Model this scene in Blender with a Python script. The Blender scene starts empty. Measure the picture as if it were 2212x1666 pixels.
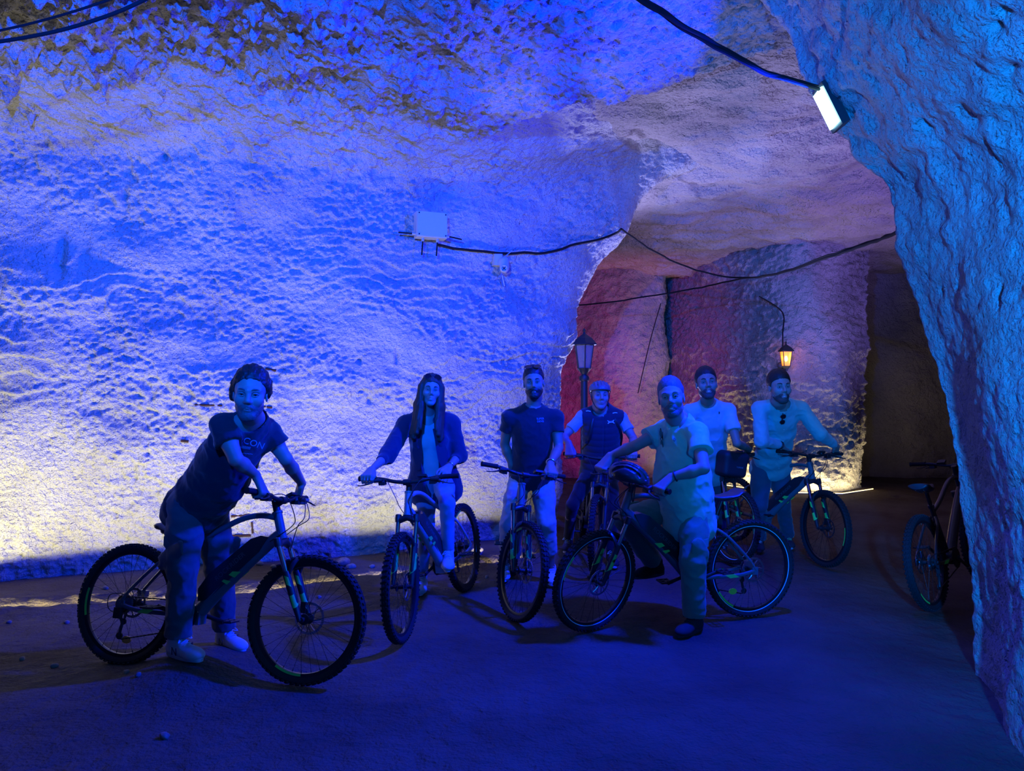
import bpy, bmesh, math, random
import numpy as np
from mathutils import Vector, Matrix
random.seed(5); np.random.seed(5)
SC = bpy.context.scene
COL = SC.collection
PI = math.pi
F = 1500.0; CX = 1106.0; HY = 840.0; CAMH = 1.61

def at(px, py, Y):
    """world point seen at pixel (px, py) of the 2212x1666 frame at depth Y"""
    return np.array([(px - CX) / F * Y, Y, CAMH - (py - HY) / F * Y])

def gnd(px, py):
    """point of the level ground seen at pixel (px, py)"""
    Y = CAMH * F / (py - HY)
    return np.array([(px - CX) / F * Y, Y, 0.0])

# ------------------------------------------------------------------ camera, world, lights, exposure
cam = bpy.data.cameras.new('camera'); camo = bpy.data.objects.new('camera', cam); COL.objects.link(camo)
cam.sensor_fit = 'HORIZONTAL'; cam.sensor_width = 36.0
cam.lens = 36.0 * F / 2212.0
cam.clip_start = 0.05; cam.clip_end = 100
camo.location = (0, 0, CAMH)
camo.rotation_euler = (math.radians(90) + math.atan(7.0 / F), 0, 0)
SC.camera = camo
w = bpy.data.worlds.new('world'); SC.world = w; w.use_nodes = True
w.node_tree.nodes['Background'].inputs[0].default_value = (0.010, 0.010, 0.035, 1)
w.node_tree.nodes['Background'].inputs[1].default_value = 0.05
SC.view_settings.view_transform = 'Standard'; SC.view_settings.look = 'None'
SC.view_settings.exposure = -0.2; SC.view_settings.gamma = 1.0
SC.view_settings.use_curve_mapping = False
SC.cycles.use_denoising = True
SC.cycles.max_bounces = 4; SC.cycles.diffuse_bounces = 2; SC.cycles.glossy_bounces = 2
SC.cycles.transmission_bounces = 4; SC.cycles.transparent_max_bounces = 6
SC.cycles.caustics_reflective = False; SC.cycles.caustics_refractive = False
SC.cycles.sample_clamp_indirect = 3.0

def aim(o, d, up=(0, 0, 1)):
    o.rotation_euler = Vector(d).to_track_quat('-Z', 'Y').to_euler()

def area(name, loc, target, size, power, color, spread=180, sizey=None):
    l = bpy.data.lights.new(name, 'AREA'); l.energy = power; l.color = color
    l.shape = 'RECTANGLE' if sizey else 'SQUARE'; l.size = size
    if sizey: l.size_y = sizey
    l.spread = math.radians(spread)
    o = bpy.data.objects.new(name, l); COL.objects.link(o)
    o.location = loc; aim(o, Vector(target) - Vector(loc))
    return o

def spot(name, loc, target, power, color, angle=90, blend=0.6, radius=0.05):
    l = bpy.data.lights.new(name, 'SPOT'); l.energy = power; l.color = color
    l.spot_size = math.radians(angle); l.spot_blend = blend; l.shadow_soft_size = radius
    o = bpy.data.objects.new(name, l); COL.objects.link(o)
    o.location = loc; aim(o, Vector(target) - Vector(loc))
    return o

def point(name, loc, power, color, radius=0.03):
    l = bpy.data.lights.new(name, 'POINT'); l.energy = power; l.color = color; l.shadow_soft_size = radius
    o = bpy.data.objects.new(name, l); COL.objects.link(o); o.location = loc
    return o

BLUE = (0.0, 0.012, 1.0); AZURE = (0.0, 0.08, 1.0); CYAN = (0.0, 0.19, 1.0)
WARM = (1.0, 0.92, 0.50); WARM2 = (1.0, 0.86, 0.46)
# blue floodlight on the right-hand arch, seen edge on (fixture built further down)
LAMP = at(1781, 236, 4.15)
area('flood_light', LAMP + np.array([-0.06, 0.0, -0.03]), LAMP + np.array([-.9, 0.10, -0.42]), 0.10, 640, BLUE, 170, 0.26)
# the blue flood over the photographer's left shoulder
spot('front_flood_light', (-0.85, 0.3, 3.15), (-1.9, 6.5, 4.9), 5400, AZURE, 104, 1.0, 0.05)
# the turquoise flood to the photographer's right
spot('side_flood_light', (0.55, -0.7, 1.9), (4.2, 3.2, 2.3), 3500, CYAN, 88, 0.9, 0.08)

TRENCH = [(-7.6, 4.25), (-5.4, 4.85), (-3.79, 5.14), (-2.2, 5.47), (-1.12, 6.02), (-0.2, 6.45), (0.25, 6.75)]
# ---- row of warm strip lamps sunk in the trench along the left wall
def polyline_len(pts): return [math.dist(a, b) for a, b in zip(pts, pts[1:])]
LEDPTS = [np.array(p) for p in TRENCH]
for i, (a, b) in enumerate(zip(LEDPTS, LEDPTS[1:])):
    d = b - a; L = np.linalg.norm(d); d /= L; n = np.array([-d[1], d[0]])
    m = (a + b) / 2
    o = area('trench_strip_light', (m[0] - n[0] * 0.02, m[1] - n[1] * 0.02, -0.085), (0, 0, 0), L, 13 * L * (2.2, 2.0, 1.25, 1.0, .9, .9)[i], WARM, 135, 0.03)
    # faces up and towards the wall
    fwd = Vector((n[0] * 0.62, n[1] * 0.62, 0.78)).normalized()
    x = Vector((d[0], d[1], 0)); z = -fwd; y = z.cross(x)
    o.rotation_euler = Matrix((x, y, z)).transposed().to_euler()
# ---- warm strip lamps along the foot of the far wall
BACKBASE = [(3.05, 12.75), (3.35, 12.0), (4.2, 10.85), (5.0, 10.75), (5.66, 11.2)]
for i, (a, b) in enumerate(zip(BACKBASE, BACKBASE[1:])):
    a = np.array(a); b = np.array(b); d = b - a; L = np.linalg.norm(d); d /= L; n = np.array([-d[1], d[0]])
    m = (a + b) / 2 - n * 0.15
    o = area('wall_strip_light', (m[0], m[1], 0.03), (0, 0, 0), L, (6, 17, 20, 15)[i] * L, WARM2, 180, 0.03)
    fwd = Vector((n[0] * 0.2, n[1] * 0.2, 0.98)).normalized()
    x = Vector((d[0], d[1], 0)); z = -fwd; y = z.cross(x)
    o.rotation_euler = Matrix((x, y, z)).transposed().to_euler()
# hall beyond the arch: violet and red floods, a turquoise one, and an added bluish fill behind the left pillar to brighten the ceiling
spot('red_flood_light', (1.3, 9.8, 0.3), (1.9, 12.7, 2.0), 190, (1.0, 0.0, 0.34), 88, 0.7, 0.1)
spot('violet_flood_light', (5.6, 7.6, 0.5), (3.6, 9.6, 4.1), 950, (0.26, 0.18, 1.0), 110, 0.9, 0.15)
spot('teal_flood_light', (5.8, 7.2, 2.6), (4.3, 10.9, 2.4), 60, (0.0, 0.35, 0.65), 45, 0.9, 0.1)
spot('pillar_fill_light', (1.05, 9.4, 0.3), (1.75, 6.7, 4.4), 1900, (0.34, 0.36, 1.0), 75, 0.8, 0.1)

# ------------------------------------------------------------------ noise and mesh helpers
_T = np.random.RandomState(11).rand(64, 64, 64).astype(np.float32) * 2 - 1
def vnoise(P):
    I = np.floor(P).astype(np.int64); f = (P - I).astype(np.float32); f = f * f * (3 - 2 * f)
    x0 = I[:, 0] & 63; y0 = I[:, 1] & 63; z0 = I[:, 2] & 63
    x1 = (x0 + 1) & 63; y1 = (y0 + 1) & 63; z1 = (z0 + 1) & 63
    fx, fy, fz = f[:, 0], f[:, 1], f[:, 2]
    a = _T[x0, y0, z0] * (1 - fx) + _T[x1, y0, z0] * fx
    b = _T[x0, y1, z0] * (1 - fx) + _T[x1, y1, z0] * fx
    c = _T[x0, y0, z1] * (1 - fx) + _T[x1, y0, z1] * fx
    d = _T[x0, y1, z1] * (1 - fx) + _T[x1, y1, z1] * fx
    a = a * (1 - fy) + b * fy; c = c * (1 - fy) + d * fy
    return a * (1 - fz) + c * fz
def fbm(P, s, o=3, g=0.5, off=0.0):
    r = 0; a = 1.0; P = P / s + off
    for i in range(o):
        r = r + a * vnoise(P); P = P * 2.03 + 7.3; a *= g
    return r

def mesh_from(name, V, Fc, mat=None, smooth=True):
    me = bpy.data.meshes.new(name)
    V = np.asarray(V, np.float32)
    Fc = np.asarray(Fc, np.int32)
    k = Fc.shape[1]
    me.vertices.add(len(V)); me.vertices.foreach_set('co', V.ravel())
    me.loops.add(Fc.size); me.loops.foreach_set('vertex_index', Fc.ravel())
    me.polygons.add(len(Fc))
    me.polygons.foreach_set('loop_start', np.arange(0, Fc.size, k, dtype=np.int32))
    me.update(calc_edges=True)
    if smooth: me.polygons.foreach_set('use_smooth', np.ones(len(Fc), bool))
    if mat: me.materials.append(mat)
    me.validate()
    return me

def link(name, me, parent=None, kind=None, label=None, cat=None, group=None):
    o = bpy.data.objects.new(name, me); COL.objects.link(o)
    if parent: o.parent = parent
    if kind: o['kind'] = kind
    if label: o['label'] = label
    if cat: o['category'] = cat
    if group: o['group'] = group
    return o
def empty(name, loc=(0, 0, 0), label=None, cat=None, group=None):
    o = link(name, None, None, None, label, cat, group); o.location = loc
    o.empty_display_size = 0.1
    return o

def cr(ctrl, t):
    """Catmull-Rom along axis 0 of ctrl at parameters t (0..n-1)"""
    n = len(ctrl); i = np.clip(np.floor(t).astype(int), 0, n - 2); f = (t - i)
    f = f.reshape((-1,) + (1,) * (ctrl.ndim - 1))
    g = lambda k: ctrl[np.clip(k, 0, n - 1)]
    p0, p1, p2, p3 = g(i - 1), g(i), g(i + 1), g(i + 2)
    return 0.5 * ((2 * p1) + (-p0 + p2) * f + (2 * p0 - 5 * p1 + 4 * p2 - p3) * f * f + (-p0 + 3 * p1 - 3 * p2 + p3) * f ** 3)

def arc_params(ctrl, step, axis_mid):
    """parameters spaced about evenly (in metres) along the polyline axis_mid"""
    seg = np.linalg.norm(np.diff(axis_mid, axis=0), axis=1)
    out = []
    for k, L in enumerate(seg):
        n = max(1, int(round(L / (step if np.isscalar(step) else step[k]))))
        out.append(k + np.arange(n) / n)
    out.append([len(axis_mid) - 1.0])
    return np.concatenate(out)

def loft(ctrl, su, sv, mu=None, mv=None):
    ctrl = np.array(ctrl, float)
    mu = ctrl.shape[1] // 2 if mu is None else mu
    mv = ctrl.shape[0] // 2 if mv is None else mv
    tu = arc_params(ctrl, su, ctrl[:, mu]); tv = arc_params(ctrl, sv, ctrl[mv, :])
    G = cr(ctrl, tu); G = np.swapaxes(cr(np.swapaxes(G, 0, 1), tv), 0, 1)
    return G  # (nu, nv, 3)

def grid_normals(G):
    du = np.gradient(G, axis=0); dv = np.gradient(G, axis=1)
    n = np.cross(du, dv); n /= np.linalg.norm(n, axis=2, keepdims=True) + 1e-9
    return n
def grid_faces(nu, nv):
    a = (np.arange(nu - 1)[:, None] * nv + np.arange(nv - 1)[None]).ravel()
    return np.stack([a, a + nv, a + nv + 1, a + 1], 1)

def gouge(V, N_, px, py, rx, ry, depth):
    """a dent in a rock face, its middle where the photograph shows one"""
    u = CX + F * V[:, 0] / np.maximum(V[:, 1], .1); v = HY - F * (V[:, 2] - CAMH) / np.maximum(V[:, 1], .1)
    j = int(np.argmin((u - px) ** 2 + (v - py) ** 2 + (V[:, 1] < .5) * 1e9)); c = V[j]; s = c[1] / F
    t = nz0(np.cross([0, 0, 1.0], N_[j])); q = V - c
    w_ = np.exp(-((q @ t) / (rx * s)) ** 2 - (q[:, 2] / (ry * s)) ** 2 - (q @ N_[j] / .3) ** 2)
    V -= N_ * (depth * w_)[:, None]
def nz0(v): return v / (np.linalg.norm(v) + 1e-12)
# ------------------------------------------------------------------ materials
def mat(name, color, rough=0.7, metal=0.0, spec=0.5, noise=None, bump=None, emit=None, sheen=0, coat=0, extra=None):
    m = bpy.data.materials.new(name); m.use_nodes = True
    nt = m.node_tree; b = nt.nodes['Principled BSDF']
    b.inputs['Base Color'].default_value = (*color, 1)
    b.inputs['Roughness'].default_value = rough; b.inputs['Metallic'].default_value = metal
    b.inputs['Specular IOR Level'].default_value = spec
    if sheen: b.inputs['Sheen Weight'].default_value = sheen
    if coat: b.inputs['Coat Weight'].default_value = coat
    if emit:
        b.inputs['Emission Color'].default_value = (*emit[0], 1); b.inputs['Emission Strength'].default_value = emit[1]
    N = nt.nodes; Lk = nt.links
    if noise or bump:
        tc = N.new('ShaderNodeTexCoord')
    if noise:   # (scale, color2, detail, lo, hi)
        t = N.new('ShaderNodeTexNoise'); t.inputs['Scale'].default_value = noise[0]; t.inputs['Detail'].default_value = noise[2]
        Lk.new(tc.outputs['Object'], t.inputs['Vector'])
        r = N.new('ShaderNodeValToRGB'); r.color_ramp.elements[0].position = noise[3]; r.color_ramp.elements[1].position = noise[4]
        r.color_ramp.elements[0].color = (*color, 1); r.color_ramp.elements[1].color = (*noise[1], 1)
        Lk.new(t.outputs['Fac'], r.inputs['Fac']); Lk.new(r.outputs['Color'], b.inputs['Base Color'])
    if bump:    # list of (kind, scale, distance, strength)
        prev = None
        for kind, sc_, dist, st in bump:
            if kind == 'n':
                t = N.new('ShaderNodeTexNoise'); t.inputs['Scale'].default_value = sc_; t.inputs['Detail'].default_value = 5
                out = t.outputs['Fac']
            elif kind == 'v':
                t = N.new('ShaderNodeTexVoronoi'); t.inputs['Scale'].default_value = sc_; out = t.outputs['Distance']
            else:
                t = N.new('ShaderNodeTexWave'); t.inputs['Scale'].default_value = sc_; t.inputs['Distortion'].default_value = 1.0; out = t.outputs['Fac']
            Lk.new(tc.outputs['Object'], t.inputs['Vector'])
            bp = N.new('ShaderNodeBump'); bp.inputs['Distance'].default_value = dist; bp.inputs['Strength'].default_value = st
            Lk.new(out, bp.inputs['Height'])
            if prev: Lk.new(prev.outputs['Normal'], bp.inputs['Normal'])
            prev = bp
        Lk.new(prev.outputs['Normal'], b.inputs['Normal'])
    return m

M_TUFF = mat('tuff_rock', (0.47, 0.46, 0.42), 0.95, spec=0.1, noise=(1.6, (0.35, 0.34, 0.30), 6, 0.35, 0.75),
             bump=[('n', 30, 0.045, 1.0), ('n', 85, 0.014, 1.0)])
M_CEIL = mat('tuff_ceiling', (0.40, 0.39, 0.37), 0.95, spec=0.1, noise=(2.2, (0.22, 0.21, 0.20), 6, 0.35, 0.75),
             bump=[('n', 20, 0.06, 1.0), ('n', 60, 0.02, 0.9)])
M_BACKROCK = mat('far_rock', (0.42, 0.37, 0.32), 0.95, spec=0.1, noise=(1.2, (0.25, 0.22, 0.20), 6, 0.35, 0.7),
                 bump=[('n', 14, 0.06, 1.0), ('n', 45, 0.025, 1.0)])
M_DIRT = mat('packed_dirt', (0.085, 0.062, 0.045), 0.9, spec=0.2, noise=(1.3, (0.14, 0.115, 0.09), 8, 0.35, 0.7),
             bump=[('n', 9, 0.06, 0.8), ('n', 60, 0.012, 1.0)])

# ------------------------------------------------------------------ the cave
def lean(z):
    """x of the left pillar's edge at height z"""
    return np.interp(z, [0, 1.3, 1.9, 2.35, 2.77, 3.1, 3.43, 3.8, 4.04, 4.3, 4.6], [.52, .55, .60, .70, .84, 1.07, 1.27, 1.45, 1.66, 2.3, 3.2])
def saw(ph, w=0.16):
    f = ph - np.floor(ph)
    return np.where(f < w, f / w, 1 - (f - w) / (1 - w))

# left wall, from left of the frame, past the pillar edge, and back into the far hall
zs = [-0.25, 0.0, 0.7, 1.4, 2.1, 2.7, 3.2, 3.6, 3.82, 3.97, 4.30]
inn = [0, 0, 0, .02, .03, .03, .05, .13, .35, .80, 1.5]     # how far the wall has curved in over the room
plan = [((-7.6, 4.95), 0), ((-6.0, 5.25), 0), ((-4.29, 5.84), 0), ((-2.9, 6.32), 0), ((-1.59, 6.82), 0), ((-0.7, 7.25), .05), ((-0.1, 7.55), .35), ((0.27, 7.80), .8)]
rows = []
nrm = np.array([0.38, -0.92])
for (p, wl) in plan:
    r = []
    for z, i_ in zip(zs, inn):
        k = i_ * (1 - min(1, wl * 1.2))
        zz = z + (0.30 * min(1, wl * 1.5) * max(0, z - 2.6) / 1.4)
        r.append((p[0] + nrm[0] * k + wl * (lean(zz) - .52), p[1] + nrm[1] * k - 0.0, zz))
    rows.append(r)
for (dx, y, zb) in [(0.0, 8.12, .3), (-.16, 8.5, .3), (-.5, 9.4, .3), (-1.3, 11.0, .3), (-1.3, 14.5, .3)]:
    rows.append([(lean(z + zb * max(0, z - 2.6) / 1.4) + dx, y, z + (zb * max(0, z - 2.6) / 1.4)) for z in zs])
G = loft(rows, [.04, .016, .0115, .0115, .0115, .0115, .0115, .0115, .012, .025, .06, .1, .2], .0115, 4, 3)
N_ = -grid_normals(G); S = G.reshape(-1, 3)
N1 = N_.reshape(-1, 3)
if N1[len(N1) // 3][1] > 0: N1 = -N1
P = S.copy(); P2 = P * np.array([1, 1, 2.2])
zz = S[:, 2]
low = np.clip(1.15 - zz * 0.18, 0.25, 1.0)
wv = fbm(S * np.array([.8, .8, 1]), .75, 3) 
ph = zz / .145 + 1.7 * wv + .25 * fbm(S, .12, 2)
mask = np.clip(fbm(P2, .9, 2, off=3) * 1.5 + .42, 0, 1)
band = np.exp(-((zz - 2.1) / .9) ** 2)
d = .075 * fbm(P2, 1.3, 2) + .030 * fbm(P, .4, 3) + mask * (.016 + .014 * band) * saw(ph, .10)
gr = np.clip(.75 + 1.1 * fbm(P2, .7, 2, off=12) - .25 * band, .30, 1.15)
d += gr * (.013 * fbm(P, .065, 2) + .0135 * fbm(P * np.array([1, 1, 1.5]), .036, 2, .6))
top = np.clip((zz - 3.35) / .4, 0, 1) * np.clip((.1 - S[:, 0]) / 1.2, .12, 1)
pit = np.clip(fbm(P, .11, 3, .55, off=5) - .05, 0, 1)
d += top * (.03 * fbm(P, .16, 3, off=9) + .05 * pit)
flat = np.clip((S[:, 1] - 8.3) / .6, 0, 1)
V = S + N1 * d[:, None]
for q in [(778, 780, 5, 6, .05), (800, 866, 6, 8, .05), (803, 838, 5, 5, .04), (858, 770, 4, 16, .05), (1005, 870, 5, 5, .04), (130, 560, 10, 60, .05), (272, 360, 12, 25, .04), (270, 420, 8, 30, .05), (355, 340, 6, 10, .06), (520, 470, 8, 20, .03), (180, 560, 12, 40, .035), (1380, 240, 5, 9, .05), (1088, 330, 14, 5, .04), (1075, 345, 16, 5, .04), (610, 800, 9, 4, .03)]: gouge(V, N1, *q)
link('wall_left', mesh_from('wall_left', V, grid_faces(*G.shape[:2]), M_TUFF), kind='structure')

# near ceiling with its broken edge
edge = [(-8.2, 5.1), (-5.9, 5.4), (-4.1, 5.95), (-2.6, 6.45), (-1.5, 6.8), (-0.75, 6.95), (0.18, 6.15), (0.62, 5.9), (1.2, 5.55), (1.75, 5.2), (2.3, 4.95), (3.2, 4.5)]
rows = []
for (x, y) in edge:
    r = [(x + .05, y + .12, 4.9), (x, y + .02, 4.45), (x, y - .03, 4.05)]
    for k in (1, 2.1, 3.4, 5, 7): r.append((x * (1 - k * .05) + k * .05, y - k, 4.03 + .02 * k))
    rows.append(r)
G = loft(rows, [.04, .02, .014, .014, .014, .014, .014, .014, .014, .014, .04], [.03, .02, .014, .014, .03, .08, .2], 3, 6)
S = G.reshape(-1, 3); N1 = grid_normals(G).reshape(-1, 3)
if N1[len(N1) // 2][2] > 0: N1 = -N1
lft = np.clip((-S[:, 0] + 1.0) / 4, .25, 1)
pit = np.clip(fbm(S, .15, 3, .55, off=5) - .02, -.05, 1)
d = .10 * fbm(S, 1.1, 2) + lft * (.055 * fbm(S, .12, 3, off=9) + .09 * np.clip(fbm(S, .095, 2, .5, off=5) - .12, -.05, 1) + .085 * np.clip(fbm(S, .055, 2, .5, off=15) - .10, -.06, 1) + .05 * pit) + .020 * fbm(S, .06, 2, .6) + .05 * fbm(S, .45, 2)
V = S + N1 * d[:, None]
link('ceiling', mesh_from('ceiling', V, grid_faces(*G.shape[:2]), M_CEIL), kind='structure')

# higher ceiling of the hall beyond the arch, rolling down to the far wall
rows = []
for x in (-2.2, -.5, .8, 2.0, 3.2, 4.4, 5.6, 7.0, 9.0):
    rows.append([(x, 4.3, 4.75), (x, 5.4, 4.55), (x, 6.6, 4.42), (x, 7.8, 4.25), (x, 9.0, 4.05), (x, 10.2, 3.92), (x, 11.4, 3.78), (x, 13.0, 3.7), (x, 16.5, 3.7)])
G = loft(rows, .045, .045, 4, 4)
S = G.reshape(-1, 3); N1 = grid_normals(G).reshape(-1, 3)
if N1[len(N1) // 2][2] > 0: N1 = -N1
d = .12 * fbm(S * np.array([1, 1.8, 1]), 1.6, 3) + .05 * fbm(S * np.array([1, 2.5, 1]), .5, 3) + .03 * np.clip(fbm(S, .22, 3, off=4), -.1, 1) + .012 * fbm(S, .08, 2)
link('ceiling_hall_1', mesh_from('ceiling_far', S + N1 * d[:, None], grid_faces(*G.shape[:2]), M_BACKROCK), kind='structure')

# far walls: red recess on the left, pick-marked wall, dark bay on the right
def far_wall(name, base, zt, step, pick, tops=None, m=M_BACKROCK):
    rows = [[(p[0] + (p[2] if len(p) > 2 else 0) * z, p[1] - .04 * z, z) for z in (-.3, 0, .6, 1.3, 2, 2.7, 3.3, 3.8, zt)] for p in base]
    G = loft(rows, step, step, 4, len(base) // 2)
    S = G.reshape(-1, 3); N1 = grid_normals(G).reshape(-1, 3)
    if N1[len(N1) // 2][1] > 0: N1 = -N1
    ph = S[:, 2] / .11 + 1.6 * fbm(S, .8, 2) + .45 * fbm(S, .13, 2)
    d = .07 * fbm(S, 1.0, 3) + pick * .034 * saw(ph, .25) * np.clip(.6 + fbm(S, .6, 2, off=2), 0, 1.2) + .022 * fbm(S * np.array([1, 1, 1.6]), .13, 3) + pick * .018 * fbm(S * np.array([1, 1, 1.6]), .055, 2) + .015 * fbm(S, .06, 2)
    link(name, mesh_from(name, S + N1 * d[:, None], grid_faces(*G.shape[:2]), m), kind='structure')
far_wall('wall_back', [(3.05, 15.6), (2.85, 14.6), (3.0, 13.4), (3.45, 12.1), (4.2, 10.95), (5.0, 10.85), (5.6, 11.25), (5.72, 11.4), (5.78, 12.6), (5.8, 13.4)], 4.4, .026, 1.0)
far_wall('wall_back_left', [(-1.6, 13.6), (-.2, 13.1), (1.0, 12.7), (2.0, 12.5), (2.75, 12.8), (2.95, 13.6), (3.1, 15.5)], 4.4, .035, .5)
far_wall('wall_back_right', [(5.4, 13.4), (6.2, 13.0), (7.2, 12.7), (8.4, 12.3), (9.5, 10.0), (9.8, 6)], 4.4, .05, .15)

# near right-hand rock mass: arch pier leaning in overhead
def px_sil(z):
    return np.interp(z, [0, .4, 1.0, 1.45, 2.0, 2.35, 2.6, 2.83, 3.0, 3.15, 3.4, 3.6, 3.85, 4.1, 4.4], [2.66, 2.68, 2.62, 2.53, 2.42, 2.36, 2.33, 2.25, 2.10, 1.99, 1.88, 1.81, 1.75, 1.62, 1.3])
zr = [-.2, 0, .4, .9, 1.45, 2.0, 2.4, 2.75, 3.0, 3.2, 3.45, 3.7, 3.95, 4.2, 4.4]
def sy(z): return np.interp(z, [0, 2, 3, 4.4], [4.0, 4.1, 4.2, 4.5])
rows = []
def cut(y, z, base_dx):
    return (float(px_sil(z)) + base_dx * max(0, 1 - z / 3.3), y, z)
for (y, dx, dtop) in [(-1.6, .25, .9), (0.0, .05, .8), (1.6, -.25, .6), (2.5, -.42, .35), (3.05, -.46, .2), (3.55, -.2, .07), (3.85, -.05, .0)]:
    rows.append([(px_sil(z) + dx * max(0, 1 - z / 3.3) - dtop * np.clip((z - 2.6) / 1.6, 0, 1) * .8, y + (sy(z) - 4.0) * min(1, max(0, y / 3.9)), z) for z in zr])
for (dx, dy) in [(.0, .0), (.33, .15), (.95, .40), (1.9, .75), (3.4, .9), (7.0, .8)]:
    rows.append([(px_sil(z) + dx, sy(z) + dy, z) for z in zr])
G = loft(rows, [.15, .08, .018, .016, .016, .015, .015, .015, .03, .08, .15, .3], .0155, 6, 4)
S = G.reshape(-1, 3); N1 = grid_normals(G).reshape(-1, 3)
if N1[(G.shape[0] // 3) * G.shape[1] + G.shape[1] // 3][0] > 0: N1 = -N1
up = np.clip((S[:, 2] - 1.9) / .8, 0, 1)
sk = S @ np.array([[1, 0, 0], [0, .8, .5], [0, -.5, .8]])
d = .05 * fbm(S, .8, 3) + up * (.035 * fbm(sk * np.array([1, 1, .6]), .22, 3, off=6) + .03 * np.clip(fbm(sk, .13, 3, off=2), -.4, .25)) + .010 * fbm(S, .07, 3) + .004 * fbm(S, .025, 2)
V = S + N1 * d[:, None]
for q in [(2152, 640, 7, 24, .05), (2112, 1000, 5, 14, .045), (2174, 1142, 8, 12, .04), (2030, 632, 9, 12, .03), (2066, 620, 6, 8, .03), (2128, 760, 5, 25, .03), (2085, 760, 5, 12, .03), (2110, 1555, 7, 14, .05), (2125, 1590, 6, 12, .04), (1975, 228, 12, 10, .05), (2000, 270, 8, 14, .04), (2160, 25, 16, 10, .04), (2150, 60, 14, 10, .05), (2140, 230, 6, 30, .04), (2145, 330, 5, 30, .03), (2180, 150, 20, 6, .04)]: gouge(V, N1, *q)
link('wall_right', mesh_from('wall_right', V, grid_faces(*G.shape[:2]), M_TUFF), kind='structure')

# rear of the chamber, behind the photographer
rows = [[(x, -1.8 - .1 * abs(x) * .2, z) for z in (-.2, 1, 2, 3, 4.4)] for x in (-9, -5, -1, 2, 4)]
G = loft(rows, .12, .12); S = G.reshape(-1, 3)
S[:, 1] += .12 * fbm(S, .8, 3)
link('wall_rear', mesh_from('wall_rear', S, grid_faces(*G.shape[:2]), M_TUFF), kind='structure')

# ------------------------------------------------------------------ floor with the lamp trench
TR = np.array(TRENCH)
def seg_dist(P):
    """signed distance to the trench line (positive towards the wall) and position along it"""
    best = np.full(len(P), 1e9); sg = np.zeros(len(P)); 
    for a, b in zip(TR, TR[1:]):
        d = b - a; L = np.linalg.norm(d); d = d / L; q = P[:, :2] - a
        t = np.clip(q @ d, 0, L); c = q - t[:, None] * d; dd = np.hypot(c[:, 0], c[:, 1])
        s = np.sign(d[0] * q[:, 1] - d[1] * q[:, 0])
        m = dd < best; best[m] = dd[m]; sg[m] = s[m]
    return best * sg
MOUNDS = []
def floor_z(P):
    """height of the floor under points P (N,2)"""
    Q = np.concatenate([P[:, :2], np.zeros((len(P), 1))], 1)
    z = .018 * fbm(Q, 1.1, 2) + .006 * fbm(Q, .25, 3)
    s = seg_dist(Q)
    trough = np.interp(s, [-.30, -.10, -.055, -.045, .015, .17, .26, .5], [.0, .028, .03, -.125, -.125, -.015, .012, 0])
    rough = np.clip(1 - np.abs(s - .1) / .35, 0, 1)
    z = z * .8 + trough + rough * .018 * fbm(Q, .09, 3)
    for (mx, my, h, r) in MOUNDS:
        z = z + h * np.exp(-((P[:, 0] - mx) ** 2 + (P[:, 1] - my) ** 2) / (r * r))
    return z - .012

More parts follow.
